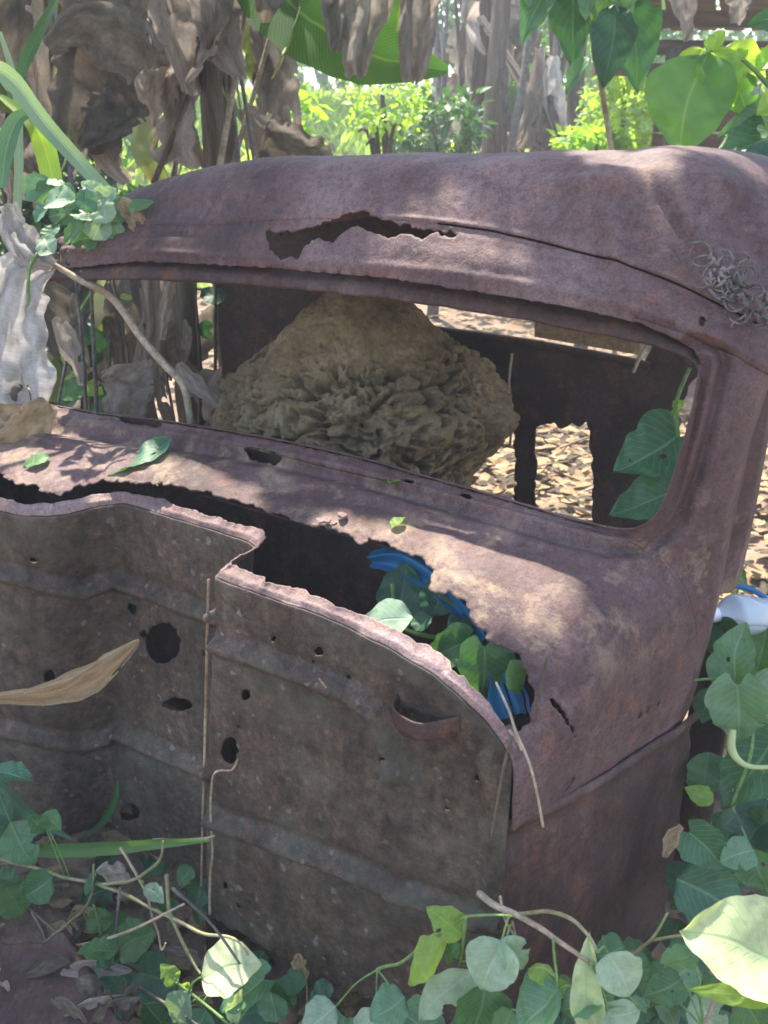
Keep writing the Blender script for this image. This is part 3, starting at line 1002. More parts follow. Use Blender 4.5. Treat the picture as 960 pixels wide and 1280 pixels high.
# ================================================================== TERMITE MOUND
def termite_mound():
    na, nz = 620, 330
    cl, cb = .875, .87
    prof_ = np.array([(.50, 0), (.47, .25), (.435, .5), (.44, .68), (.455, .82), (.43, .92), (.335, 1.02), (.235, 1.10), (.15, 1.165), (.07, 1.20), (.0, 1.207)])
    pr = catmull(prof_, nz)
    a = np.linspace(0, 2 * np.pi, na)
    r = pr[:, 0][:, None]
    z = pr[:, 1][:, None]
    X = -cl + r * np.cos(a)[None] * .85
    Y = cb + r * np.sin(a)[None] * .86
    P = np.stack([X, Y, z + 0 * X], -1)
    # right flank tucks in below z = 0.9
    tuck = ss(.92, .70, P[..., 2]) * ss(.0, .9, np.cos(a))[None]
    P[..., 0] -= .12 * tuck
    nrm = np.stack([np.cos(a)[None] + 0 * z, np.sin(a)[None] + 0 * z, .3 + .9 * ss(.9, 1.15, z) + 0 * a[None]], -1)
    nrm /= np.linalg.norm(nrm, axis=2)[..., None]
    low = ss(1.085, 1.0, P[..., 2] + .07 * noise(P, 5, 3))
    wp = P + .03 * np.stack([fbm(P, 9, 2, 1), fbm(P, 9, 2, 2), fbm(P, 9, 2, 3)], -1)
    d = .042 * fbm(P, 3.6, 2, 5) + .007 * fbm(P, 22, 3, 8) + .0022 * fbm(P, 90, 2, 9)
    lumps = fbm(wp * np.array([1, 1, 1.4]), 9, 2, 12)
    d += low * .020 * lumps
    crack = np.abs(noise(wp * np.array([.55, .55, 1.5]), 10, 33))
    d -= low * .034 * np.exp(-(crack / .055) ** 2) * ss(-.3, .3, noise(P, 6, 44))
    pit = noise(wp * np.array([1, 1, 1.5]), 30, 14)
    d -= low * .038 * ss(.34, .46, pit)
    pit2 = noise(wp * np.array([1, 1, 1.4]), 56, 15)
    d -= low * .030 * ss(.30, .42, pit2)
    pit3 = noise(wp * np.array([1, 1, 1.3]), 95, 19)
    d -= (.15 + .85 * low) * .011 * ss(.2, .42, pit3)
    d -= .05 * ss(.55, 1.0, np.cos(a))[None] * ss(.9, 1.1, P[..., 2])
    P = P + nrm * d[..., None]
    P[..., 2] = np.maximum(P[..., 2], -.02)
    m = thing('termite_mound', 'tall ochre termite mound with pitted spongy sides filling the cab', 'termite mound', c2w([-cl, cb, 0.0])[0:3] if False else c2w(np.array([[-cl, cb, 0.0]]))[0], -CAB_YAW)
    F = grid_faces(nz, na)
    pw = c2w(P.reshape(-1, 3))
    part('clay_body', pw, F, M['clay'], m)


termite_mound()

# ================================================================== LEAF KIT
def leaf_mesh(kind, seed, mat):
    rg = np.random.default_rng(seed * 131 + hash(kind) % 7 if False else seed * 131 + len(kind))
    nl, nw = 21, 13
    v = np.linspace(0, 1, nl)[:, None]
    u = np.linspace(-1, 1, nw)[None, :]
    if kind == 'heart':
        w = .47 * np.sin(np.pi * np.clip(v, 0, 1) ** .58) ** .75 * (1 - .15 * v)
        w[0] = .14
    elif kind == 'ovate':
        w = .30 * np.sin(np.pi * v ** .75) ** .85
    elif kind == 'round':
        w = .46 * np.sin(np.pi * v ** .72) ** .6
    elif kind == 'lance':
        w = .15 * np.sin(np.pi * v ** .7) ** .8
    else:
        w = .07 * np.sin(np.pi * np.clip(v * .93 + .05, 0, 1) ** .8) ** .6
    w = w * (1 + .05 * np.sin(v * 19 + rg.uniform(0, 6)) + .04 * rg.standard_normal((nl, 1)))
    w[-1] = .002
    if kind != 'heart':
        w[0] = .012
    X = u * w
    Y = v + 0 * u
    if kind == 'heart':
        Y = Y - .22 * np.abs(u) ** 1.4 * (1 - v) ** 3
    asym = rg.uniform(-.06, .06)
    X = X + asym * np.sin(v * np.pi)
    fold = rg.uniform(.10, .40)
    curl = rg.uniform(.02, .28)
    Z = fold * np.abs(X) - curl * v ** 2 + .025 * np.sin(u * 2.5 + v * 9 + rg.uniform(0, 6)) + rg.uniform(-.08, .08) * u * v
    Z = Z + .018 * np.sin(v * 27 + np.abs(u) * 5) * np.abs(u)
    P = np.stack([X, Y, Z], -1).reshape(-1, 3)
    uv = np.stack([(u + 1) / 2 + 0 * v, v + 0 * u], -1).reshape(-1, 2)
    keep = np.ones((nl - 1, nw - 1), bool)
    if seed >= 7:
        for _ in range(2):
            i, j = rg.integers(3, nl - 5), rg.integers(0, nw - 2)
            keep[i:i + rg.integers(1, 3), j:j + rg.integers(1, 2)] = False
    if seed in (3, 5):
        i = rg.integers(5, nl - 6)
        keep[i:i + 3, :2] = False
        keep[i + 1, 2] = False
    F = grid_faces(nl, nw, keep)
    P, F, used = compact(P, F)
    P = smooth_border(P, F, 1, .35)
    return mesh_from('leaf', P, F, M[mat], True, uv[used])


_leafs = {}


def leaf_variant(kind, mat):
    k = (kind, mat)
    if k not in _leafs:
        _leafs[k] = [leaf_mesh(kind, s, mat) for s in range(1, 8)]
    return random.choice(_leafs[k])


def world_matrix(o):
    Mx = Matrix.LocRotScale(o.location, o.rotation_euler, o.scale)
    while o.parent is not None:
        o = o.parent
        Mx = Matrix.LocRotScale(o.location, o.rotation_euler, o.scale) @ Mx
    return Mx


def place_leaf(parent, mesh, base, tip, roll=0.0, width=1.0, up=None, name='leaf'):
    base, tip = np.asarray(base, float), np.asarray(tip, float)
    y = tip - base
    L = np.linalg.norm(y)
    y = y / L
    if up is None:
        up = (CAM - base) / np.linalg.norm(CAM - base) * .8 + np.array([0, 0, .6])
    x = np.cross(y, up)
    x /= np.linalg.norm(x) + 1e-9
    z = np.cross(x, y)
    c, s = math.cos(roll), math.sin(roll)
    x, z = c * x + s * z, -s * x + c * z
    R = np.eye(4)
    R[:3, 0], R[:3, 1], R[:3, 2], R[:3, 3] = x * L * width, y * L, z * L, base
    o = bpy.data.objects.new(name, mesh)
    link(o, parent)
    o.matrix_parent_inverse = Matrix()
    o.matrix_local = world_matrix(parent).inverted() @ Matrix(R.tolist()) if parent else Matrix(R.tolist())
    return o


def dep_b(px, py, b):
    return float((on_b(px, py, b) - CAM) @ FWD)


def leaf_px(parent, kind, mat, base, tip, d, dt=None, roll=None, width=1.0, name='leaf'):
    if roll is None:
        roll = random.uniform(-.6, .6)
    a = at_d(*base, d)
    b_ = at_d(*tip, dt if dt is not None else d + random.uniform(-.03, .03))
    return place_leaf(parent, leaf_variant(kind, mat), a, b_, roll, width, name=name)


def pix_pts(pts):
    """(px, py, depth) list -> world points"""
    return np.array([at_d(x, y, d) for x, y, d in pts])


def drape(name, parent, mat, pts, folds=4, amp=.25, seed=0, nl=46, nw=22, ragged=.18, face=0.0, hook=0.0):
    """a hanging dead leaf: pts = (px, py, depth, width_px) down its centre line; pleated and torn-edged"""
    rg = np.random.default_rng(seed)
    P = pix_pts([p[:3] for p in pts])
    wd = np.array([p[3] * p[2] / FPX for p in pts])
    t = np.linspace(0, len(pts) - 1, nl)
    C = catmull_at(P, t)
    W = np.interp(t, np.arange(len(pts)), wd)
    T = np.gradient(C, axis=0)
    T /= np.linalg.norm(T, axis=1)[:, None]
    side = np.cross(T, FWD)
    side /= np.linalg.norm(side, axis=1)[:, None]
    nrm = np.cross(side, T)
    c, s = math.cos(face), math.sin(face)
    side, nrm = c * side + s * nrm, -s * side + c * nrm
    u = np.linspace(-1, 1, nw)[None, :]
    v = np.linspace(0, 1, nl)[:, None]
    q = np.stack([u + 0 * v, v * 4 + 0 * u, 0 * u * v + seed], -1)
    ph = rg.uniform(0, 6)
    zf = amp * np.sin(folds * u * np.pi / 2 + ph + .8 * noise(q, 1.2, seed)) + .35 * amp * fbm(q, 2.3, 3, seed + 5)
    edge = 1 + ragged * (fbm(q * np.array([0, 1, 1]) + np.array([0, 0, 7.0]), 2.5, 3, seed + 9)) * np.abs(u)
    X = u * edge + .10 * fbm(q, 1.8, 2, seed + 3)
    G = C[:, None] + side[:, None] * (X * W[:, None] * .5)[..., None] + nrm[:, None] * (zf * W[:, None] * .5)[..., None]
    keep = np.ones((nl - 1, nw - 1), bool)
    for k in range(int(ragged * 22)):
        i = rg.integers(nl // 3, nl - 1)
        col = rg.integers(1, nw - 2)
        keep[i:, col] = False if i > nl * .7 else keep[i:, col]
        e = rg.integers(0, 2)
        j0 = rg.integers(0, nl - 4)
        ln = rg.integers(1, 3)
        dp = rg.integers(1, 4)
        if e:
            keep[j0:j0 + ln, :dp] = False
        else:
            keep[j0:j0 + ln, -dp:] = False
    F = grid_faces(nl, nw, keep)
    uv = np.stack([(u + 1) / 2 + 0 * v, v + 0 * u], -1).reshape(-1, 2)
    V, F, used = compact(G.reshape(-1, 3), F)
    V2 = smooth_border(V, F, 1, .4)
    return part(name, V2, F, M[mat], parent, uvs=uv[used])


def strip_leaf(name, parent, mat, pts, widths, nl=30, fold=.25, nw=7, seed=0):
    """a strap-like green blade along world points, widths in metres"""
    P = np.asarray(pts, float)
    t = np.linspace(0, len(P) - 1, nl)
    C = catmull_at(P, t)
    W = np.interp(t, np.linspace(0, len(P) - 1, len(widths)), widths)
    T = np.gradient(C, axis=0)
    T /= np.linalg.norm(T, axis=1)[:, None]
    side = np.cross(T, FWD)
    side /= np.linalg.norm(side, axis=1)[:, None] + 1e-9
    nrm = np.cross(side, T)
    u = np.linspace(-1, 1, nw)[None, :]
    G = C[:, None] + side[:, None] * (u * W[:, None] * .5)[..., None] + nrm[:, None] * (-fold * np.abs(u) * W[:, None] * .5)[..., None]
    G += .02 * W[:, None, None] * noise(G, 30, seed)[..., None]
    uv = np.stack([(u + 1) / 2 + 0 * W[:, None], np.linspace(0, 1, nl)[:, None] + 0 * u], -1).reshape(-1, 2)
    return part(name, G.reshape(-1, 3), grid_faces(nl, nw), M[mat], parent, uvs=uv)


# ================================================================== BANANA PLANTS AND CANOPY
SPOTS = []
for (px, py, b, r) in [(505, 665, .2, .035), (560, 690, .2, .05), (615, 715, .2, .06), (680, 735, .2, .045), (415, 655, .18, .04), (540, 725, .14, .03),
                       (160, 642, .15, .06), (230, 660, .15, .07), (285, 690, .12, .06), (300, 730, .02, .055), (335, 748, .02, .055), (370, 765, .02, .06), (400, 780, .02, .055), (430, 800, .02, .06), (460, 815, .02, .05), (490, 828, .02, .05), (525, 848, .02, .045), (560, 870, .02, .045),
                       (475, 780, .03, .05), (925, 1175, -.1, .13), (30, 330, .3, .13), (30, 400, .3, .12), (20, 545, .2, .06), (765, 300, .55, .025), (742, 229, .62, .03), (885, 560, .42, .03), (60, 325, .3, .06), (270, 1215, -.2, .05), (940, 350, .6, .04), (630, 1200, -.15, .03)]:
    SPOTS.append((on_b(px, py, b), r))
SD = np.array(SUN_DIR)


def shades_spot(pts, margin=0.0):
    for c, r in SPOTS:
        q = pts - c
        al = q @ SD
        dist = np.linalg.norm(q - al[:, None] * SD, axis=1)
        if np.any((al > .15) & (dist < r + margin)):
            return True
    return False


def banana_blade(parent, root, target, width, mat, droop=.35, seed=0, gaps=.15):
    """petiole + midrib arching from root through target, lamina of torn strips on both sides (one leaf part, midrib as sub-part)"""
    rg = np.random.default_rng(seed)
    root, target = np.asarray(root, float), np.asarray(target, float)
    L = np.linalg.norm(target - root)
    midp = (root + target) / 2 + np.array([0, 0, droop * L])
    t = np.linspace(0, 1, 40)[:, None]
    C = (1 - t) ** 2 * root + 2 * t * (1 - t) * midp + t ** 2 * target
    T = np.gradient(C, axis=0)
    T /= np.linalg.norm(T, axis=1)[:, None]
    side = np.cross(T, [0, 0, 1.0])
    side /= np.linalg.norm(side, axis=1)[:, None] + 1e-9
    up = np.cross(side, T)
    if shades_spot(C[6:], .012):
        return None
    g = Geo()
    uvs = []
    ns = 20
    for sgn in (-1, 1):
        e = np.linspace(.16, 1, ns + 1)
        for k in range(ns):
            t0, t1 = e[k], e[k + 1] - (rg.uniform(.0, .012) if rg.uniform() < .5 else 0)
            tm = (t0 + t1) / 2
            hw = width * .5 * math.sin(math.pi * min(1, (tm - .10) / .92) ** .7) ** .6 * rg.uniform(.88, 1.05)
            sag = rg.uniform(.05, .35)
            if rg.uniform() < gaps:
                sag += rg.uniform(.3, .9)
            pts = []
            nn = 5
            for tt_ in (t0, t1):
                i = np.clip(tt_ * 39, 0, 38.999)
                i0, f = int(i), i - int(i)
                c0 = C[i0] * (1 - f) + C[i0 + 1] * f
                s0, u0, T0 = side[i0], up[i0], T[i0]
                for q in np.linspace(0, 1, nn):
                    sl = .35 * q * hw
                    pts.append(c0 + sgn * s0 * hw * q * math.cos(sag * q) + u0 * (.12 * hw * math.sin(q * 3) - hw * q * math.sin(sag * q)) + T0 * sl)
                    uvs.append((.5 + sgn * q * .5, tt_))
            pts = np.array(pts)
            if shades_spot(pts, .02) or shades_spot((pts[:nn] + pts[nn:]) / 2, .02):
                uvs = uvs[:-2 * nn]
                continue
            g.add(pts, [(a, a + 1, a + nn + 1, a + nn) for a in range(nn - 1)] if sgn > 0 else [(a + nn, a + nn + 1, a + 1, a) for a in range(nn - 1)])
    if not g.v:
        return None
    lf = part('leaf', np.concatenate(g.v), g.f, M[mat], parent, uvs=uvs)
    V, F = tube_geo(C, np.interp(np.linspace(0, 1, 40), [0, .2, 1], [.026, .018, .004]), 6)
    part('midrib', V, F, M['stem_green'], lf)
    return lf


def pseudostem(parent, base, top, r0, r1, seed=0, mat='pseudo'):
    rg = np.random.default_rng(seed)
    nz, na = 60, 28
    t = np.linspace(0, 1, nz)[:, None]
    C = (1 - t) * np.asarray(base) + t * np.asarray(top)
    C[:, 0] += .03 * np.sin(t[:, 0] * 3 + seed)
    a = np.linspace(0, 2 * np.pi, na)[None, :]
    R = (r0 + (r1 - r0) * t) * (1 + .05 * np.sin(3 * a + 5 * t + seed) + .035 * np.sin(7 * a - 9 * t))
    P = np.stack([C[:, 0:1] + R * np.cos(a), C[:, 1:2] + R * np.sin(a), C[:, 2:3] + 0 * a], -1)
    dd = .012 * fbm(P * np.array([1, 1, .25]), 22, 2, seed)
    P[..., 0] += dd * np.cos(a)
    P[..., 1] += dd * np.sin(a)
    part('pseudostem', P.reshape(-1, 3), grid_faces(nz, na), M[mat], parent)


def gz(px, d):
    """world x, y below pixel column px at horizontal distance d"""
    return np.array([(px - 480) / 1242.0 * d, d, 0.0])


PL = {}
for key, (px, d, h, r0, label) in {
    'a': (268, 4.1, 2.9, .055, 'banana plant with thick brown stem wrapped in dead leaves, behind the roof on the left'),
    'b': (616, 9.5, 3.4, .12, 'banana plant with shaggy grey stem behind the middle of the roof'),
    'c': (1180, 3.2, 2.9, .12, 'banana plant standing beyond the right edge whose leaves shade the cab'),
    'd': (-80, 3.0, 2.8, .12, 'banana plant at the far left carrying bleached and dark hanging leaves'),
    'f': (1120, 4.3, 3.0, .11, 'banana plant out of sight behind the hut side whose leaves reach over the roof'),
    'g': (-900, 1.9, 2.8, .11, 'banana plant out of sight on the left whose leaves reach over the cowl'),
    'e': (196, 3.1, 1.42, .06, 'slim banana plant seen through the left end of the windscreen'),
}.items():
    base = gz(px, d)
    p = thing('banana_plant', label, 'banana plant', base)
    PL[key] = (p, base + np.array([0, 0, h]))
    pseudostem(p, base + np.array([0, 0, -.05]), base + np.array([.04, 0, h]), r0, r0 * .6, seed=ord(key))

# leaves arching over the cab: their shade is what keeps the roof and cowl dim
rgc = np.random.default_rng(77)
need = []
for l_ in np.linspace(-.25, 1.65, 16):
    for b_ in np.linspace(.42, 1.4, 10):
        need.append(c2w(np.array([[-l_, b_, 1.47]]))[0])
    for b_ in np.linspace(-.02, .34, 6):
        need.append(c2w(np.array([[-l_, b_, .9]]))[0])
    for b_ in np.linspace(-.7, -.05, 7):
        need.append(c2w(np.array([[-l_, b_, .15]]))[0])
for x_ in np.linspace(.35, 1.0, 6):
    for y_ in np.linspace(1.2, 2.1, 8):
        need.append(np.array([x_, y_, .4]))
need = np.array(need)
ok_ = np.ones(len(need), bool)
for c, r in SPOTS:
    ok_ &= np.linalg.norm(need - c, axis=1) > r
need = need[ok_]
covered = np.zeros(len(need), bool)
seed = 10
for it in range(110):
    left_ = np.where(~covered)[0]
    if len(left_) < 25:
        break
    seed += 1
    p = need[rgc.choice(left_)]
    zt = rgc.uniform(2.5, 3.5)
    tgt = p + SD * ((zt - p[2]) / SD[2])
    best = min('acdfg', key=lambda k: np.linalg.norm((PL[k][1] - tgt)[:2]) + rgc.uniform(0, 1.6))
    pl, top = PL[best]
    dirv = tgt - top
    hd = np.linalg.norm(dirv[:2]) + 1e-6
    end = tgt + np.array([dirv[0] / hd, dirv[1] / hd, 0]) * rgc.uniform(.05, .5)
    end[2] = max(zt - .1, 2.45)
    lf = banana_blade(pl, top, end, rgc.uniform(.52, .66), ['banana', 'banana', 'banana_old'][rgc.integers(3)], .2, seed, .12)
    if lf is None:
        continue
    me = lf.data
    co = np.empty(len(me.vertices) * 3)
    me.vertices.foreach_get('co', co)
    Mw = np.array(world_matrix(lf))
    co = co.reshape(-1, 3) @ Mw[:3, :3].T + Mw[:3, 3]
    cen = co.reshape(-1, 10, 3)
    co = np.concatenate([co, (cen[:, :5] + cen[:, 5:]).reshape(-1, 3) / 2])
    for k in np.where(~covered)[0]:
        q = co - need[k]
        al = q @ SD
        if np.any(np.linalg.norm(q - al[:, None] * SD, axis=1) < .045):
            covered[k] = True


def shade_tree():
    """tree standing right of the picture whose boughs spread over the cab"""
    rg = np.random.default_rng(5)
    base_ = np.array([2.75, 3.3, 0.0])
    tr = thing('shade_tree', 'tall tree out of sight on the right whose boughs shade the cab', 'tree', base_)
    fork = base_ + np.array([-.1, .1, 2.9])
    tube('trunk', np.array([base_ + (0, 0, -.1), base_ + (.05, 0, 1.5), fork]), [.16, .13, .10], M['bark'], tr, 10, 16)
    n = 17000
    p = need[rg.integers(0, len(need), n)] + rg.normal(0, .10, (n, 3))
    z = rg.uniform(3.5, 4.5, n)
    pos = p + SD * ((z - p[:, 2]) / SD[2])[:, None]
    pos += np.array([1, 0, 0]) * rg.normal(0, .03, (n, 1))
    okk = np.ones(n, bool)
    for c, r in SPOTS:
        q = pos - c
        al = q @ SD
        okk &= np.linalg.norm(q - al[:, None] * SD, axis=1) > r + .045
    pos = pos[okk]
    base = np.array([(0, -.5, 0), (-.34, -.1, .05), (0, -.05, -.03), (.34, -.1, .05), (0, .5, -.10)])
    V, F, uv = [], [], []
    for i in range(len(pos)):
        a = rg.uniform(0, 6.28)
        y = np.array([math.cos(a), math.sin(a), rg.normal(-.2, .3)])
        y /= np.linalg.norm(y)
        nn_ = rg.normal(0, .35, 3) + np.array([0, 0, 1.0])
        x = np.cross(y, nn_)
        x /= np.linalg.norm(x)
        zz_ = np.cross(x, y)
        sc = rg.uniform(.08, .13)
        V.append(pos[i] + sc * (base[:, 0:1] * x + base[:, 1:2] * y + base[:, 2:3] * zz_))
        F += [(k0 + i * 5, k1 + i * 5, k2 + i * 5) for k0, k1, k2 in ((0, 2, 1), (0, 3, 2), (1, 2, 4), (2, 3, 4))]
        uv += [(.5, 0), (0, .4), (.5, .45), (1, .4), (.5, 1)]
    part('crown', np.concatenate(V), F, M['leaf'], tr, uvs=uv)
    for k in range(9):
        e = pos[rg.integers(len(pos))]
        m_ = (fork + e) / 2 + np.array([0, 0, .25])
        Cb = catmull(np.array([fork, m_, e]), 20)
        if shades_spot(Cb, .02):
            continue
        tube('bough', Cb, np.linspace(.06, .01, 20), M['bark'], tr, 6)


shade_tree()

# ---- hanging dead leaves and green leaves that show above the roof
a_, b_, d_, e_ = PL['a'][0], PL['b'][0], PL['d'][0], PL['e'][0]
# plant at the far left
drape('dead_leaf', d_, 'dry_dark', [(130, -30, 3.0, 120), (128, 40, 3.0, 130), (118, 110, 3.0, 125), (108, 190, 3.02, 70)], 3, .22, 11)
drape('dead_leaf', d_, 'dry_dark', [(170, 120, 2.95, 60), (150, 140, 2.95, 70), (125, 160, 2.93, 60), (100, 182, 2.92, 14)], 2, .3, 12)
drape('dead_leaf', d_, 'dry', [(45, -30, 3.1, 60), (48, 60, 3.1, 50), (52, 150, 3.1, 46), (42, 250, 3.1, 40)], 4, .35, 13)
drape('dead_leaf', d_, 'dry_dark', [(60, 60, 2.85, 20), (100, 30, 2.85, 60), (150, 45, 2.87, 90), (185, 80, 2.9, 60)], 2, .25, 15)
# plant behind the roof, left
drape('dead_leaf', a_, 'dry', [(208, -40, 3.7, 80), (204, 20, 3.7, 66), (200, 70, 3.68, 60), (200, 92, 3.66, 52)], 2, .35, 21)
drape('dead_leaf', a_, 'dry', [(190, 84, 3.6, 46), (186, 110, 3.6, 40), (190, 140, 3.6, 26), (192, 160, 3.6, 8)], 2, .4, 22)
drape('dead_leaf', a_, 'dry', [(228, 95, 3.62, 22), (226, 140, 3.62, 40), (216, 205, 3.62, 62)], 3, .35, 23)
drape('dead_leaf', a_, 'dry', [(330, 20, 3.9, 40), (342, 70, 3.9, 56), (348, 115, 3.9, 48), (352, 165, 3.9, 52)], 3, .25, 26)
drape('dead_leaf', a_, 'dry_dark', [(330, 168, 3.75, 60), (355, 178, 3.75, 60), (390, 192, 3.75, 46), (415, 205, 3.75, 12)], 2, .22, 27)
drape('dead_leaf', a_, 'dry_dark', [(285, 30, 3.9, 20), (283, 120, 3.9, 16), (288, 215, 3.9, 22)], 2, .4, 28)
drape('dead_leaf', a_, 'banana_old', [(318, -30, 3.95, 50), (322, 40, 3.95, 46), (326, 100, 3.95, 30)], 2, .25, 29)
strip_leaf('leaf', a_, 'banana', pix_pts([(60, 128, 4.3), (92, 128, 4.3), (125, 122, 4.3)]), [.06, .13, .08])
# big green leaf hanging into the top of the picture, with two brown pendants in front
strip_leaf('leaf', a_, 'banana', pix_pts([(300, -90, 3.7), (350, -10, 3.65), (410, 40, 3.6), (470, 70, 3.6), (560, 88, 3.6)]), [.2, .34, .34, .26, .03], fold=.15)
strip_leaf('leaf', a_, 'banana', pix_pts([(520, -80, 3.75), (505, -20, 3.7), (495, 50, 3.7), (497, 104, 3.7)]), [.2, .26, .24, .08], fold=.15)
drape('dead_leaf', a_, 'dry', [(470, -60, 3.5, 60), (462, 0, 3.5, 56), (450, 50, 3.48, 46), (445, 96, 3.47, 26)], 3, .45, 31, ragged=.08)
drape('dead_leaf', a_, 'dry', [(530, -60, 3.5, 56), (526, 0, 3.5, 52), (520, 55, 3.48, 46), (516, 104, 3.47, 22)], 3, .45, 32, ragged=.08)
drape('dead_leaf', a_, 'dry', [(425, -60, 3.55, 50), (422, 0, 3.55, 44), (420, 45, 3.53, 26), (418, 66, 3.52, 8)], 3, .45, 33, ragged=.08)
drape('dead_leaf', b_, 'dry', [(590, -30, 9.2, 26), (588, 50, 9.2, 20), (592, 105, 9.2, 12)], 2, .4, 34)
drape('dead_leaf', b_, 'dry', [(628, -30, 9.2, 30), (632, 60, 9.2, 26), (622, 130, 9.2, 18), (640, 195, 9.2, 22)], 3, .4, 35)
drape('dead_leaf', b_, 'dry_dark', [(610, -20, 9.2, 22), (606, 60, 9.2, 26), (600, 130, 9.2, 30)], 3, .4, 36)
drape('dead_leaf', b_, 'dry', [(545, 40, 9.2, 14), (548, 110, 9.2, 18), (560, 180, 9.2, 26)], 2, .4, 37)
drape('dead_leaf', b_, 'dry_dark', [(660, -10, 9.2, 18), (655, 80, 9.2, 14), (648, 150, 9.2, 20)], 2, .4, 38)
strip_leaf('leaf', b_, 'banana', pix_pts([(655, 100, 9.1), (632, 140, 9.1), (606, 165, 9.1), (590, 178, 9.1)]), [.06, .25, .25, .04])
# thicket behind the left part of the windscreen
drape('dead_leaf', e_, 'dry', [(185, 330, 2.6, 26), (188, 400, 2.6, 22), (182, 460, 2.6, 34), (186, 545, 2.6, 70)], 3, .35, 42)
drape('dead_leaf', e_, 'dry', [(212, 350, 2.55, 14), (206, 390, 2.55, 16), (202, 425, 2.55, 6)], 2, .35, 43)
drape('dead_leaf', e_, 'dry', [(155, 455, 2.5, 60), (160, 480, 2.5, 70), (150, 520, 2.5, 40)], 2, .3, 46)
drape('dead_leaf', e_, 'dry', [(222, 455, 2.5, 12), (245, 480, 2.48, 20), (276, 508, 2.46, 8)], 2, .35, 47)

def tangle(parent, x0, y0, x1, y1, n, d0, d1, seed, mats, scale=1.0):
    rg = np.random.default_rng(seed)
    for k in range(n):
        x, y, d = rg.uniform(x0, x1), rg.uniform(y0, y1), rg.uniform(d0, d1)
        L = rg.uniform(60, 130) * scale
        a = rg.normal(0, .35)
        w = rg.uniform(22, 58) * scale
        dx, dy = math.sin(a) * L / 2, math.cos(a) * L / 2
        cx = rg.normal(0, 12) * scale
        drape('dead_leaf', parent, mats[rg.integers(len(mats))], [(x - dx, y - dy, d, w * .25), (x - dx * .3 + cx, y - dy * .3, d + rg.normal(0, .04), w), (x + dx * .4 + cx, y + dy * .4, d + rg.normal(0, .05), w * rg.uniform(.5, .9)), (x + dx, y + dy, d, w * rg.uniform(.05, .3))],
              rg.uniform(.8, 2.0), rg.uniform(.15, .36), int(seed * 100 + k), nl=26, nw=13, ragged=.2, face=rg.normal(0, .7))


def stems_behind(parent, x0, x1, y0, y1, n, d0, d1, seed, mats, w0=3, w1=9):
    rg = np.random.default_rng(seed)
    for k in range(n):
        x, d = rg.uniform(x0, x1), rg.uniform(d0, d1)
        lean = rg.normal(0, 16)
        w = rg.uniform(w0, w1)
        P = pix_pts([(x - lean, y1, d), (x + rg.normal(0, 4), (y0 + y1) / 2, d + rg.normal(0, .03)), (x + lean, y0, d)])
        tube('stalk', P, [w * d / FPX / 2, w * d / FPX / 2 * .85, w * d / FPX / 2 * .6], M[mats[rg.integers(len(mats))]], parent, 6, 14)


tangle(d_, -10, -20, 190, 190, 26, 2.9, 3.6, 301, ['dry', 'dry', 'dry_dark', 'banana_old'], 1.2)
tangle(a_, 150, -30, 350, 60, 9, 3.4, 3.7, 305, ['dry', 'dry', 'dry_dark'], 1.4)
tangle(a_, 170, -10, 370, 185, 20, 3.55, 4.3, 302, ['dry', 'dry', 'dry', 'dry_dark', 'banana_old'])
tangle(e_, 60, 330, 280, 540, 16, 2.5, 3.2, 303, ['dry', 'dry_dark', 'dry_dark'], .9)
tangle(e_, 50, 340, 300, 580, 22, 3.2, 3.7, 306, ['dry_dark', 'dry_dark', 'banana_old'], 1.5)
tangle(b_, 545, 0, 670, 180, 14, 8.6, 9.6, 304, ['dry', 'dry', 'dry_dark'], .8)
stems_behind(d_, -10, 150, -30, 260, 8, 3.0, 3.7, 311, ['stem_grey', 'stem_dry', 'bark'])
stems_behind(a_, 225, 345, -30, 230, 12, 3.6, 4.3, 312, ['stem_grey', 'stem_dry', 'bark', 'pseudo'])
stems_behind(b_, 540, 700, -30, 230, 13, 8.4, 9.8, 313, ['stem_grey', 'bark', 'pseudo'], 5, 14)
stems_behind(e_, 80, 285, 330, 560, 8, 2.5, 3.0, 314, ['stem_grey', 'bark'], 3, 7)

# bleached dead leaf hanging over the left end of the windscreen, its brown stalk dipping behind the ledge
wl_ = thing('dead_banana_leaf', 'large bleached white dead leaf hanging at the left end of the windscreen', 'dead leaf', on_b(20, 500, .30) * np.array([1, 1, 0]))
dW = dep_b(30, 400, .30)
drape('blade', wl_, 'dry_white', [(68, 330, dW, 12), (30, 345, dW, 70), (12, 395, dW, 96), (6, 450, dW, 110), (8, 505, dW, 104)], 5, .16, 51, nl=60, nw=34, ragged=.10)
drape('upper_fold', wl_, 'dry_white', [(66, 332, dW - .02, 14), (40, 316, dW - .02, 44), (18, 290, dW, 40), (10, 255, dW, 22)], 3, .3, 52)
tube('stalk', pix_pts([(66, 330, dW), (100, 350, dep_b(100, 350, .40)), (140, 372, dep_b(140, 372, .44)), (175, 420, dep_b(175, 420, .46)), (205, 455, dep_b(205, 455, .47)), (230, 485, dep_b(230, 485, .47)), (240, 545, dep_b(240, 545, .47))]), [.006, .008, .010, .009, .010, .009, .008], M['stem_dry'], wl_, 8, 50)
cl_ = thing('curled_dead_leaf', 'curled brown dead leaf with sunlit rim resting on the left end of the cowl', 'dead leaf', on_b(25, 575, .2))
dC = dep_b(25, 550, .20)
drape('blade', cl_, 'dry_tan', [(62, 505, dC, 22), (48, 520, dC - .02, 40), (30, 545, dC - .02, 46), (8, 562, dC - .01, 40), (-40, 575, dC, 40)], 1, .55, 53, ragged=.12)
drape('inner_fold', cl_, 'dry_dark', [(40, 490, dC + .03, 30), (20, 515, dC + .03, 54), (-10, 545, dC + .03, 50)], 2, .35, 54)

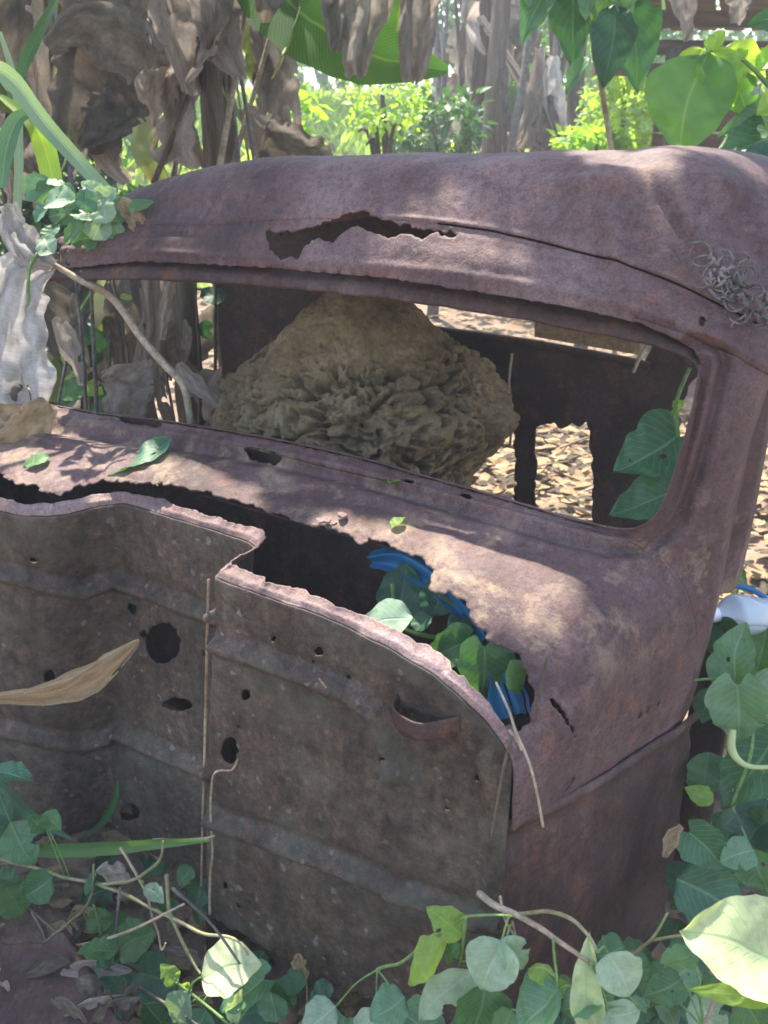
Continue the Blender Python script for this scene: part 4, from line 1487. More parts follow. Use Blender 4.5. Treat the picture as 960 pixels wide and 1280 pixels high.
# ================================================================== FOLIAGE OF THE BACKGROUND
def clump(nm, parent, centre, radii, count, size, mat, seed, flat=.35):
    """many small leaves through a volume, one mesh"""
    rg = np.random.default_rng(seed)
    base = np.array([(-.0, 0, 0), (-.32, .4, .05), (0, .45, -.03), (.32, .4, .05), (0, 1, -.12)])
    fc = [(0, 2, 1), (0, 3, 2), (1, 2, 4), (2, 3, 4)]
    d = rg.standard_normal((count, 3))
    d /= np.linalg.norm(d, axis=1)[:, None]
    r = rg.uniform(.35, 1.0, (count, 1)) ** .6
    lump = 1 + .35 * noise(d * 1.8, 1.0, seed)[:, None]
    pos = np.asarray(centre) + d * r * lump * np.asarray(radii)
    V, F, uv = [], [], []
    for i in range(count):
        y = d[i] * .6 + rg.standard_normal(3) * .6 + np.array([0, 0, -.2])
        y /= np.linalg.norm(y)
        n = rg.standard_normal(3) * flat + np.array([0, 0, 1.0])
        x = np.cross(y, n)
        x /= np.linalg.norm(x) + 1e-9
        z = np.cross(x, y)
        s = size * rg.uniform(.6, 1.3)
        V.append(pos[i] + s * (base[:, 0:1] * x + base[:, 1:2] * y + base[:, 2:3] * z))
        F += [tuple(k + i * 5 for k in f) for f in fc]
        uv += [(.5, 0), (0, .4), (.5, .45), (1, .4), (.5, 1)]
    return part(nm, np.concatenate(V), F, M[mat], parent, uvs=uv)


def shrub(name, label, cat, px, py, d, rad_px, squash, count, leaf, mat, seed, trunk=True, group=None):
    c = at_d(px, py, d)
    base = np.array([c[0], c[1], 0.0])
    s = thing(name, label, cat, base, group=group)
    R = rad_px * d / FPX
    clump('crown', s, c, (R, R * .9, R * squash), count, leaf, mat, seed)
    if trunk:
        rg = np.random.default_rng(seed)
        pts = np.array([base + (0, 0, -.05), base * .6 + c * .4 + rg.normal(0, .05, 3), c])
        tube('trunk', pts, [.06, .045, .015], M['bark'], s, 7, 14)
        for k in range(4):
            q = c + rg.normal(0, 1, 3) * R * .5
            tube('branch', np.array([base * .4 + c * .6, (base * .15 + c * .85 + q) / 2, q]), [.025, .015, .006], M['bark'], s, 5, 8)
    return s


shrub('bush', 'small leafy bush with drooping leaves beside the thin trunk', 'bush', 372, 150, 6.2, 30, 1.5, 130, .13, 'leaf_lime', 102)
shrub('small_tree', 'thin tree with fine feathery leaves in front of the bright clearing', 'tree', 478, 118, 6.0, 56, 1.0, 420, .06, 'leaf_lime', 103)
shrub('bush', 'brown green bush behind the middle of the roof', 'bush', 545, 160, 8.0, 62, .7, 700, .10, 'leaf', 104)
shrub('bush', 'pale green bush with small glinting leaves between trunk and hut post', 'bush', 780, 150, 7.6, 58, .9, 1100, .07, 'leaf_lime', 105)
shrub('bush', 'low grassy green bush just above the roof right of the trunk', 'bush', 745, 180, 6.6, 50, .4, 600, .08, 'leaf_lime', 106)
shrub('bush', 'leafy bush left of the shaggy banana stem near the top', 'bush', 655, 90, 10, 46, 1.3, 420, .13, 'leaf', 107)
shrub('tree', 'broad sunlit tree far behind the clearing on the left', 'tree', 330, -40, 17, 150, .7, 2400, .24, 'leaf_lime', 108)
shrub('tree', 'tall green tree far behind the middle of the roof', 'tree', 560, -30, 17, 150, .7, 2400, .24, 'leaf', 109)
shrub('tree', 'sunlit tree far behind the gap beside the hut', 'tree', 760, 0, 16, 130, .8, 2400, .22, 'leaf_lime', 110)
shrub('tree', 'dark leafy tree far behind the left banana stems', 'tree', 90, 30, 12, 190, .9, 3000, .16, 'leaf', 111)
shrub('tree', 'shaded tree far behind the hut roof', 'tree', 960, 20, 16, 190, .9, 2500, .18, 'leaf', 112)
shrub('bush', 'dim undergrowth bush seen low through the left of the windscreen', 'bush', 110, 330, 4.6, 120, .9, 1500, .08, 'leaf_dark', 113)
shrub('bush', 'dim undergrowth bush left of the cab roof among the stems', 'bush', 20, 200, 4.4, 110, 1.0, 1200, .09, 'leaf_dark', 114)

# hedge-like mass of far woodland, not to be counted
fw_ = clump('far_woodland', None, (0, 28, 6.0), (30, 3, 4.6), 12000, .45, 'leaf', 120)
tag(fw_, 'mass of distant green woodland behind everything', kind='stuff')
# grass of the sunlit clearing
def grass():
    rg = np.random.default_rng(21)
    n = 15000
    x, y = rg.uniform(-9, 9, n), 9.5 + rg.uniform(0, 1, n) ** .8 * 15
    z = ground_z(x, y)
    V, F, uv = [], [], []
    h = rg.uniform(.12, .42, n)
    for i in range(n):
        a = rg.uniform(0, 6.28)
        w = np.array([math.cos(a), math.sin(a), 0]) * .03
        lean = np.array([rg.normal(0, .4), rg.normal(0, .4), 1]) * h[i]
        p = np.array([x[i], y[i], z[i] - .02])
        V += [p - w, p + w, p + lean * .6 + w * 1.4, p + lean * .6 - w * 1.4, p + lean + np.array([rg.normal(0, .08), rg.normal(0, .08), 0])]
        F += [(i * 5, i * 5 + 1, i * 5 + 2, i * 5 + 3), (i * 5 + 3, i * 5 + 2, i * 5 + 4)]
        uv += [(.3, 0), (.7, 0), (.7, .6), (.3, .6), (.5, 1)]
    o = part('clearing_grass', np.array(V), F, M['leaf_lime'], None, uvs=uv)
    tag(o, 'bright sunlit grass on the bank of the clearing behind the cab', kind='stuff')


grass()

# trunk with dead leaves right of centre
tr = thing('thin_tree', 'dark slender trunk with dead leaves hanging at its left, behind the roof right of centre', 'tree', gz(712, 9.0))
tb = gz(712, 9.0)
tube('trunk', np.array([tb, tb + (0.01, 0, .8), at_d(714, 180, 9.0), at_d(722, 60, 9.0), at_d(730, -60, 9.0)]), [.10, .10, .095, .09, .085], M['bark'], tr, 9, 30)
drape('dead_leaf', tr, 'dry_white', [(692, 70, 8.7, 10), (690, 100, 8.7, 26), (694, 130, 8.7, 30), (702, 175, 8.7, 20)], 2, .35, 61)
drape('dead_leaf', tr, 'dry', [(676, 60, 8.7, 14), (672, 110, 8.7, 26), (668, 150, 8.7, 24), (664, 185, 8.7, 36)], 3, .35, 62)
drape('dead_leaf', tr, 'dry_dark', [(684, 120, 8.7, 24), (686, 150, 8.7, 40), (690, 190, 8.7, 50)], 3, .35, 63)
drape('dead_leaf', tr, 'dry', [(600, 20, 8.7, 10), (660, 120, 8.7, 14), (640, 185, 8.7, 10)], 2, .35, 64)

# hut at the upper right
hut = thing('hut', 'open brown wooden hut with plank roof at the upper right behind the leaves', 'hut', gz(980, 6.2))
hd = 6.2
for (x0, y0, x1, y1, th, dd) in [(742, 58, 1010, 62, 16, 0), (742, 86, 1010, 92, 14, -.25), (742, 24, 1010, 24, 20, .3)]:
    A, B_ = at_d(x0, y0, hd + dd), at_d(x1, y1, hd + dd)
    g = Geo()
    g.box((A + B_) / 2, (B_ - A) / 2, np.array([0, .05, 0]), np.array([0, 0, th * hd / FPX / 2]))
    g.build('beam', M['wood'], hut, smooth=False)
for (xt, yt, xb) in [(842, 60, 822), (1000, 60, 985)]:
    top, bot = at_d(xt, yt, hd - .12), None
    base = np.array([(xb - 480) / 1242 * 6.1, hd - .2, -.05])
    base[0] = top[0] - .1
    tube('post', np.array([base, base * .5 + top * .5 + (.02, 0, 0), top]), [.06, .055, .05], M['bark'], hut, 9, 12)
for k in range(9):
    x0 = 740 + k * 34
    A, B_ = at_d(x0, -34, hd - .5), at_d(x0 + 8, 36, hd + 1.9)
    g = Geo()
    g.box((A + B_) / 2, np.array([.085, 0, 0]), (B_ - A) / 2, np.array([0, 0, .012]) + np.array([0, 0, .002 * (k % 2)]))
    g.build('roof_plank', M['wood'], hut, smooth=False)
for k in range(7):
    z0 = .25 + k * .24
    g = Geo()
    cpos = np.array([3.15, hd + 1.2, z0])
    g.box(cpos, np.array([1.15, 0, 0]), np.array([0, .015, .004 * (k % 2)]), np.array([0, 0, .112]))
    g.build('wall_plank', M['wood'], hut, smooth=False)

# teal leaves hanging into the top, right of centre
hl = thing('climbing_plant', 'climber with long blue green leaves hanging into the top right of centre', 'climbing plant', gz(790, 3.9))
dh_ = 2.9
for (bx, by, tx, ty, m, w) in [(690, -40, 648, 45, 'leaf_teal', .95), (715, -50, 712, 76, 'leaf_dark', .9), (740, -40, 730, 22, 'leaf_teal', 1.0), (770, 5, 752, 104, 'leaf_dark', 1.1), (778, -10, 800, 108, 'leaf_dark', 1.05), (760, -35, 748, 50, 'leaf', 1.0), (735, 70, 705, 110, 'leaf_teal', .8), (672, -60, 660, 10, 'leaf_teal', 1.0), (765, -20, 790, 30, 'leaf', .9), (800, -50, 785, 10, 'leaf_teal', .9)]:
    leaf_px(hl, 'ovate', m, (bx, by), (tx, ty), dh_ + random.uniform(-.1, .1), None, random.uniform(-.3, .3), w * .88)
tube('stem', np.array([gz(790, 3.9), at_d(775, 330, 3.7), at_d(745, 60, 3.3), at_d(735, -30, 2.95), at_d(700, -70, 2.9)]), [.012, .012, .01, .008, .005], M['stem_dry'], hl, 6, 30)

# broad leaved plant at the upper right corner
ur = thing('broad_leaf_plant', 'plant with big yellow green backlit leaves above the right end of the roof', 'plant', gz(1010, 3.0))
du_ = 2.55
for (bx, by, tx, ty, k, m, w) in [(886, 66, 850, 190, 'ovate', 'banana', 1.45), (878, 66, 920, 128, 'ovate', 'leaf_lime', 1.2), (884, 62, 905, 36, 'round', 'leaf_lime', .9), (905, 82, 935, 55, 'ovate', 'leaf_lime', .9), (985, 60, 945, 85, 'round', 'leaf_lime', .9), (905, 60, 962, 98, 'ovate', 'leaf_lime', 1.0), (880, 60, 828, 110, 'ovate', 'leaf_lime', .9), (915, 90, 938, 150, 'ovate', 'banana', 1.1), (1000, 110, 950, 135, 'round', 'leaf_lime', .8),
                                   (990, 135, 900, 160, 'ovate', 'leaf_teal', 1.0), (1000, 160, 896, 186, 'ovate', 'leaf', 1.3), (985, 175, 925, 215, 'ovate', 'leaf_dark', 1.1), (1010, 20, 940, 20, 'ovate', 'leaf', 1.0), (975, 200, 930, 190, 'round', 'leaf_dark', 1.0)]:
    leaf_px(ur, k, m, (bx, by), (tx, ty), du_ + random.uniform(-.06, .06), None, random.uniform(-.2, .2), w)
tube('stem', np.array([gz(1010, 3.0), at_d(1000, 300, 2.7), at_d(990, 160, 2.6), at_d(950, 95, 2.56), at_d(905, 60, 2.55), at_d(884, 66, 2.55)]), [.014, .012, .01, .007, .005, .004], M['stem_green'], ur, 6, 36)
tube('stem', np.array([at_d(990, 160, 2.6), at_d(1000, 60, 2.6), at_d(1005, 20, 2.6)]), [.009, .007, .004], M['stem_green'], ur, 6, 12)
drape('dead_leaf', ur, 'dry', [(830, -40, 2.9, 30), (850, 0, 2.9, 34), (858, 35, 2.9, 20), (856, 52, 2.9, 6)], 2, .4, 71)
drape('dead_leaf', ur, 'dry', [(920, -40, 2.9, 40), (925, 0, 2.9, 30), (920, 30, 2.9, 10)], 2, .4, 72)

# ================================================================== LEFT SIDE PLANTS
gl = thing('tall_grass_plant', 'tall plant with long strap leaves leaning in from the left edge', 'grass plant', gz(-60, 2.0))
b0_ = gz(-60, 2.0)
strip_leaf('leaf', gl, 'leaf_pale', np.array([b0_, at_d(-70, 400, 2.1), at_d(-60, 120, 2.15), at_d(0, 90, 2.15), at_d(60, 160, 2.15), at_d(130, 235, 2.15), at_d(170, 275, 2.15)]), [.02, .03, .04, .045, .04, .03, .008], 50, .5)
strip_leaf('leaf', gl, 'leaf_lime', pix_pts([(0, 120, 2.3), (36, 148, 2.25), (55, 180, 2.25), (68, 235, 2.25), (72, 262, 2.25)]), [.01, .035, .055, .05, .03], 40, .25)
strip_leaf('leaf', gl, 'leaf_teal', pix_pts([(45, 140, 2.2), (22, 150, 2.2), (8, 185, 2.2), (2, 235, 2.2)]), [.01, .04, .05, .02], 30, .25)
strip_leaf('leaf', gl, 'leaf_pale', pix_pts([(0, 40, 2.4), (20, 110, 2.4), (24, 200, 2.4), (20, 300, 2.4)]), [.01, .02, .025, .02], 30, .25)
strip_leaf('leaf', gl, 'leaf', pix_pts([(70, 0, 2.6), (40, 60, 2.5), (10, 130, 2.5)]), [.02, .04, .02], 30, .25)

rv = thing('creeper', 'cluster of small round blue green leaves on the left corner of the roof', 'creeper', on_b(95, 560, .62) * np.array([1, 1, 0]))
rd = dep_b(95, 270, .40)
rr = random.Random(5)
for (x, y) in [(60, 245), (85, 240), (108, 250), (130, 262), (55, 265), (78, 270), (100, 272), (122, 282), (64, 288), (92, 292), (140, 282), (48, 235), (115, 236), (70, 228), (135, 245), (105, 300), (120, 300), (150, 262), (88, 255), (112, 264), (75, 250), (60, 305), (130, 310)]:
    a = rr.uniform(0, 6.28)
    s = rr.uniform(24, 38)
    leaf_px(rv, 'round', rr.choice(['leaf_teal', 'leaf_teal', 'leaf', 'leaf_pale']), (x - math.cos(a) * s / 2, y + math.sin(a) * s / 2), (x + math.cos(a) * s / 2, y - math.sin(a) * s / 2), rd + rr.uniform(-.06, .06), None, rr.uniform(-.6, .6), 1.0)
tube('stem', np.array([on_b(95, 560, .62) * np.array([1, 1, 0]), at_d(40, 420, rd + .1), at_d(60, 300, rd + .05), at_d(95, 265, rd), at_d(140, 275, rd)]), .004, M['stem_green'], rv, 5, 30)
dl = thing('dead_leaf', 'brown folded dead leaf lying on the left corner of the roof', 'dead leaf', on_b(165, 285, .55))
drape('blade', dl, 'dry_tan', [(150, 250, rd - .03, 10), (162, 262, rd - .03, 24), (172, 278, rd - .03, 26), (186, 292, rd - .03, 8)], 2, .35, 81)
leaf_px(dl, 'ovate', 'leaf', (160, 262), (192, 248), rd - .05, None, .2, 1.1)

# plant inside the far doorway, seen through the windscreen
ip = thing('doorway_weed', 'bright green weed seen through the left end of the windscreen', 'weed', on_b(110, 640, 1.0) * np.array([1, 1, 0]))
di = dep_b(110, 470, .85)
for (bx, by, tx, ty, m) in [(108, 480, 70, 495, 'leaf'), (110, 478, 128, 492, 'leaf_lime'), (105, 470, 75, 472, 'leaf_lime'), (120, 500, 150, 512, 'leaf'), (138, 490, 152, 478, 'leaf_lime'), (90, 440, 80, 455, 'leaf_lime'), (100, 400, 95, 470, 'leaf_dark'), (150, 372, 168, 370, 'leaf_lime'), (95, 500, 70, 512, 'leaf'), (120, 505, 108, 525, 'leaf'), (115, 430, 108, 462, 'leaf_dark'), (255, 400, 262, 425, 'leaf_dark'), (250, 370, 285, 365, 'leaf_dark'), (85, 410, 75, 440, 'leaf')]:
    leaf_px(ip, 'ovate', m, (bx, by), (tx, ty), di + random.uniform(-.08, .08), None, None, 1.4)
tube('stem', np.array([on_b(110, 640, 1.0) * np.array([1, 1, 0]), at_d(112, 520, di), at_d(108, 470, di), at_d(98, 400, di), at_d(120, 360, di)]), .005, M['stem_green'], ip, 5, 24)

# leaves lying on the cowl
def on_cowl(px, py, lift=.004):
    n = np.array([0, 0, 1.0]) - .30 * BACK
    p0 = ORG + np.array([0, 0, .845 + lift])
    return hit(px, py, p0, n)


UPC = np.array([0, 0, 1.0]) - .3 * BACK
for (bx, by, tx, ty, kind, mat, label) in [
    (214, 548, 132, 590, 'lance', 'leaf_teal', 'long narrow green leaf lying on the left part of the cowl'),
    (62, 570, 28, 582, 'ovate', 'leaf', 'small green leaf lying on the far left end of the cowl'),
    (485, 603, 514, 590, 'ovate', 'leaf_lime', 'tiny yellow green leaf on the ledge below the termite mound'),
    (490, 658, 506, 645, 'ovate', 'leaf_lime', 'small yellow leaf on the cowl above the jagged hole')]:
    a, b2 = on_cowl(bx, by, .008), on_cowl(tx, ty, .010)
    o = place_leaf(None, leaf_variant(kind, mat), a, b2, .1, 1.6 if kind == 'lance' else 1.3, UPC, 'fallen_leaf')
    tag(o, label, 'leaf')
# rust flakes on the cowl edge
for i, (x, y, s) in enumerate([(405, 652, 10), (428, 646, 8), (396, 658, 7), (418, 657, 6)]):
    rgk = np.random.default_rng(i)
    c = on_cowl(x, y, .006)
    th = np.linspace(0, 2 * np.pi, 9)[:-1]
    r = s * 1.5 / FPX * rgk.uniform(.6, 1.2, 8)
    ring = np.stack([c[0] + r * np.cos(th), c[1] + r * np.sin(th), c[2] + rgk.uniform(-.002, .004, 8)], -1)
    V = np.concatenate([ring, ring + (0, 0, .004), [c + (0, 0, .009)]])
    F = [(k, (k + 1) % 8, 8 + (k + 1) % 8, 8 + k) for k in range(8)] + [(8 + k, 8 + (k + 1) % 8, 16) for k in range(8)] + [tuple(range(8))[::-1]]
    part('rust_flake', V, F, M['flange'], cab, smooth=False)

# ================================================================== INSIDE THE COWL HOLE
hp = thing('cowl_weed', 'dark leafy weed growing inside the jagged hole of the cowl', 'weed', c2w(np.array([[-.25, .14, .0]]))[0])
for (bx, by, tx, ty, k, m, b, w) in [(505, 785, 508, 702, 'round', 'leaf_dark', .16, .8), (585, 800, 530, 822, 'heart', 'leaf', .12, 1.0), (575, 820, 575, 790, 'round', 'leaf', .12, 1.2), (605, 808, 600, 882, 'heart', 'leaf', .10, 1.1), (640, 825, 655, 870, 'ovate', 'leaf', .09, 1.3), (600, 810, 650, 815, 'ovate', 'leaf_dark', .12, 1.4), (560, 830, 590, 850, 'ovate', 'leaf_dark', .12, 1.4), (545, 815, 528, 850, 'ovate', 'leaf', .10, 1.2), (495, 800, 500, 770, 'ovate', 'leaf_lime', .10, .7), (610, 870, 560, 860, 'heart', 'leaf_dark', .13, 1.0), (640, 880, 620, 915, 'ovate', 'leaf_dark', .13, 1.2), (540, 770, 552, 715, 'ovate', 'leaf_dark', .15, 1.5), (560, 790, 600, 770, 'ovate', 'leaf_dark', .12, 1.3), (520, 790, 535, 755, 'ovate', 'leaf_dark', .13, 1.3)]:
    d0 = dep_b(bx, by, b)
    leaf_px(hp, k, m, (bx, by), (tx, ty), d0, d0 + .01, None, w)
tube('stem', np.array([c2w(np.array([[-.25, .14, .0]]))[0], at_d(560, 900, dep_b(560, 900, .16)), at_d(585, 815, dep_b(585, 815, .13)), at_d(505, 785, dep_b(505, 785, .16)), at_d(490, 730, dep_b(490, 730, .17))]), .004, M['stem_green'], hp, 5, 30)
fl = thing('flange_leaf', 'pale leaf with sun-bleached tip resting on the bulkhead flange', 'leaf', on_b(480, 785, .02))
leaf_px(fl, 'ovate', 'leaf_pale', (516, 772), (440, 786), dep_b(480, 775, .03), None, -.1, 1.2)
# blue plastic sheet
t = NT('blue_plastic')
t.color((0.03, 0.20, 0.40))
t.p.inputs['Roughness'].default_value = 0.35
tr_ = t.n('ShaderNodeBsdfTranslucent')
tr_.inputs[0].default_value = (.05, .34, .62, 1)
ms = t.n('ShaderNodeMixShader')
ms.inputs[0].default_value = .4
t.l(t.p.outputs[0], ms.inputs[1]).l(tr_.outputs[0], ms.inputs[2]).l(ms.outputs[0], t.out.inputs[0])
M['blue'] = t.m
bs = drape('plastic_sheet', None, 'blue', [(x, y, dep_b(x, y, b), w) for x, y, b, w in [(462, 700, .225, 22), (500, 700, .215, 36), (545, 728, .19, 34), (585, 770, .16, 30), (625, 840, .115, 40), (640, 895, .08, 50)]], 3, .34, 87, ragged=.2)
tag(bs, 'crumpled blue plastic sheet tucked inside the cowl behind the dark weed', 'plastic sheet')

# ================================================================== CREEPERS AT THE RIGHT END OF THE WINDSCREEN
wv = thing('window_vine', 'vine with two large blue green heart leaves at the right end of the windscreen', 'vine', c2w(np.array([[.02, .75, 0.0]]))[0])
dv_ = dep_b(830, 560, .62)
for (bx, by, tx, ty, k, m, w) in [(846, 545, 768, 586, 'heart', 'leaf_teal', 1.15), (842, 612, 762, 642, 'heart', 'leaf_teal', .9), (842, 512, 856, 500, 'ovate', 'leaf_lime', 1.4), (838, 516, 850, 514, 'ovate', 'leaf_lime', 1.0), (850, 640, 815, 668, 'ovate', 'leaf_teal', 1.4)]:
    leaf_px(wv, k, m, (bx, by), (tx, ty), dv_, dv_ - .01, .1, w)
tube('stem', np.array([c2w(np.array([[.02, .75, 0.0]]))[0], at_d(858, 680, dv_ + .02), at_d(850, 610, dv_), at_d(848, 545, dv_), at_d(845, 505, dv_), at_d(862, 460, dv_ + .02)]), .004, M['stem_green'], wv, 5, 30)
# thin dry stems hanging inside the back of the cab
for (pts, label) in [([(640, 442, 1.2), (636, 480, 1.2), (640, 520, 1.18), (637, 560, 1.15)], 'thin dry tendril hanging inside the cab right of the mound'),
                     ([(812, 428, 1.2), (800, 445, 1.2), (792, 465, 1.2), (806, 432, 1.22)], 'dry twig caught at the right end of the back window')]:
    P = np.array([at_d(x, y, dep_b(x, y, b)) for x, y, b in pts])
    V, F = tube_geo(catmull(P, 20), .004, 5)
    o = part('dry_tendril', V, F, M['stem_dry'])
    tag(o, label, 'twig')

# ================================================================== FOREGROUND VINES
def vine(name, label, cat, base, stems, leaves, default_b):
    v = thing(name, label, cat, base)
    allp = []
    for (mat, r, pts) in stems:
        P = np.array([at_d(p[0], p[1], dep_b(p[0], p[1], p[2] if len(p) > 2 else default_b)) for p in pts])
        P = catmull(P, 10 * len(P))
        P += .004 * np.stack([noise(P, 18, 1), noise(P, 18, 2), noise(P, 18, 3)], -1)
        allp.append(P)
        V, F = tube_geo(P, np.linspace(r, r * .55, len(P)), 6)
        part('stem', V, F, M[mat], v)
    allp = np.concatenate(allp) if allp else np.zeros((0, 3))
    for lf in leaves:
        bx, by, tx, ty, k, m = lf[:6]
        w = lf[6] if len(lf) > 6 else 1.0
        bb = lf[7] if len(lf) > 7 else default_b
        d0 = dep_b(bx, by, bb)
        d1 = d0 + random.uniform(-.025, .02)
        o = leaf_px(v, k, m, (bx, by), (tx, ty), d0, d1, lf[8] if len(lf) > 8 else None, w)
        a = at_d(bx, by, d0)
        if len(allp):
            q = allp[np.argmin(np.linalg.norm(allp - a, axis=1))]
            if .005 < np.linalg.norm(q - a) < .25:
                md = (a + q) / 2 + np.array([0, 0, .012])
                V, F = tube_geo(catmull(np.array([q, md, a]), 8), .0016, 5)
                part('petiole', V, F, M['stem_green'], v)
    return v


vine('trailing_vine', 'tangle of vine stems and rounded leaves at the lower left before the bulkhead', 'vine', on_z(120, 1180, 0.0),
     [('stem', .0045, [(-30, 1060), (0, 1072), (55, 1090), (130, 1104), (175, 1096), (200, 1076), (203, 1052)]),
      ('stem', .004, [(120, 1102), (190, 1135), (250, 1165), (295, 1178), (310, 1196)]),
      ('stem', .004, [(-10, 1236), (60, 1175), (110, 1130), (118, 1080)]),
      ('stem', .004, [(208, 1095), (215, 1150), (235, 1195), (252, 1218)]),
      ('stem_green', .003, [(118, 1130), (128, 1170), (135, 1214)]),
      ('stem_dry', .0035, [(192, 1050, -.05), (230, 1049, -.04), (268, 1044, -.03)]),
      ('stem_dry', .003, [(262, 1140, -.02), (264, 1060, -.02), (262, 990, -.02), (272, 966, -.03), (290, 962, -.03), (297, 948, -.02)]),
      ('stem_dry', .003, [(150, 1060), (185, 1120), (200, 1185), (206, 1180)])],
     [(149, 1186, 194, 1166, 'round', 'leaf', 1.0), (140, 1208, 96, 1196, 'round', 'leaf_teal', .95), (138, 1213, 178, 1222, 'round', 'leaf_teal', .95), (134, 1216, 84, 1244, 'round', 'leaf', 1.0),
      (66, 1096, 26, 1122, 'round', 'leaf', 1.0), (2, 1104, 28, 1146, 'round', 'leaf', 1.1), (-5, 1095, 22, 1100, 'round', 'leaf', 1.0), (108, 1150, 142, 1154, 'round', 'leaf', 1.0), (14, 1028, 46, 1082, 'ovate', 'leaf_teal', 1.3), (50, 1020, 76, 1036, 'ovate', 'leaf', 1.3), (60, 1035, 36, 1020, 'ovate', 'leaf', 1.3), (-12, 965, 42, 974, 'ovate', 'leaf_teal', 1.0), (-20, 1040, 18, 1058, 'round', 'leaf', 1.1), (120, 1095, 104, 1118, 'ovate', 'leaf_dark', 1.2), (-20, 1010, 16, 1022, 'round', 'leaf_dark', 1.2), (180, 1108, 205, 1128, 'ovate', 'leaf_pale', 1.1)], -.16)

gp = thing('strap_leaf_plant', 'long green strap leaves lying across the lower left of the bulkhead', 'plant', on_z(-40, 1150, 0.0))
strip_leaf('leaf', gp, 'leaf', np.array([at_d(x, y, dep_b(x, y, -.12)) for x, y in [(-60, 1020), (0, 1056), (60, 1062), (130, 1060), (200, 1054), (262, 1050)]]), [.02, .035, .032, .03, .02, .004], 40, .3)
strip_leaf('leaf', gp, 'leaf_dark', np.array([at_d(x, y, dep_b(x, y, -.10)) for x, y in [(-60, 930), (0, 985), (40, 1020), (90, 1048)]]), [.02, .035, .03, .006], 30, .3)
strip_leaf('leaf', gp, 'leaf', np.array([at_d(x, y, dep_b(x, y, -.03)) for x, y in [(106, 1046), (130, 1026), (145, 998), (147, 975)]]), [.006, .016, .012, .002], 24, .3)

vine('young_vine', 'young vine with glowing lime and cream leaves at the bottom left of centre', 'vine', on_z(250, 1262, 0.0),
     [('stem_green', .0035, [(300, 1300), (285, 1278), (250, 1248), (220, 1228)]), ('stem_green', .003, [(232, 1262), (242, 1230), (256, 1218)])],
     [(252, 1224, 326, 1204, 'ovate', 'leaf_cream', 1.45, -.2, 0.0), (220, 1230, 204, 1206, 'ovate', 'leaf_lime', 1.3), (224, 1232, 238, 1248, 'ovate', 'leaf_lime', 1.3), (235, 1240, 210, 1285, 'ovate', 'leaf_pale', 1.2), (292, 1278, 300, 1240, 'lance', 'leaf_cream', 1.4),
      (330, 1225, 270, 1258, 'heart', 'leaf_teal', 1.0, -.12), (338, 1240, 345, 1280, 'round', 'leaf_teal', 1.0, -.12), (290, 1235, 335, 1235, 'round', 'leaf_teal', 1.0, -.10), (345, 1225, 370, 1255, 'round', 'leaf', 1.0, -.08), (258, 1262, 235, 1300, 'round', 'leaf_teal', 1.0, -.14), (310, 1190, 330, 1215, 'round', 'leaf_dark', 1.0, -.06), (180, 1255, 215, 1290, 'round', 'leaf', 1.0)], -.18)

vine('lime_vine', 'vine with a lime leaf and pale round leaves under the near corner of the cab', 'vine', on_z(600, 1275, 0.0),
     [('stem_green', .003, [(470, 1214), (520, 1190), (580, 1146), (640, 1144)]), ('stem_dry', .0055, [(598, 1116, -.05), (640, 1140, -.07), (690, 1170, -.08), (738, 1204, -.09)]), ('stem', .0035, [(630, 1143, -.06), (700, 1141, -.08), (730, 1163, -.09), (746, 1190, -.10)]), ('stem_dry', .0025, [(626, 1118, -.06), (632, 1150, -.06), (645, 1168, -.06), (640, 1150, -.06)]), ('stem_green', .003, [(582, 1145), (575, 1200), (568, 1240)]), ('stem_green', .0025, [(693, 1175, -.09), (696, 1230, -.1), (690, 1290, -.1)])],
     [(558, 1172, 504, 1226, 'ovate', 'leaf_lime', 1.2), (580, 1170, 538, 1134, 'ovate', 'leaf_lime', 1.2), (575, 1180, 556, 1205, 'ovate', 'leaf', 1.2), (632, 1178, 600, 1240, 'round', 'leaf_pale', 1.1), (628, 1172, 658, 1214, 'round', 'leaf_pale', .9), (594, 1216, 522, 1284, 'lance', 'leaf_pale', 1.6), (606, 1228, 590, 1300, 'round', 'leaf', 1.0), (700, 1236, 640, 1285, 'round', 'leaf_teal', 1.1), (660, 1212, 700, 1236, 'lance', 'leaf_lime', 1.9), (740, 1300, 739, 1178, 'lance', 'leaf_cream', 1.05, -.12, 0.0), (760, 1192, 788, 1248, 'round', 'leaf_pale', 1.15, -.08), (758, 1238, 700, 1262, 'round', 'leaf_teal', 1.0, -.08), (716, 1236, 660, 1250, 'lance', 'leaf_lime', 1.5, -.08), (800, 1262, 730, 1270, 'lance', 'leaf_pale', 1.8, -.08), (760, 1262, 790, 1300, 'round', 'leaf_pale', 1.0), (470, 1262, 440, 1300, 'ovate', 'leaf_pale', 1.3), (420, 1258, 376, 1290, 'round', 'leaf_pale', 1.0), (500, 1262, 560, 1300, 'round', 'leaf_teal', 1.0), (640, 1262, 620, 1300, 'round', 'leaf', 1.0)], -.10)

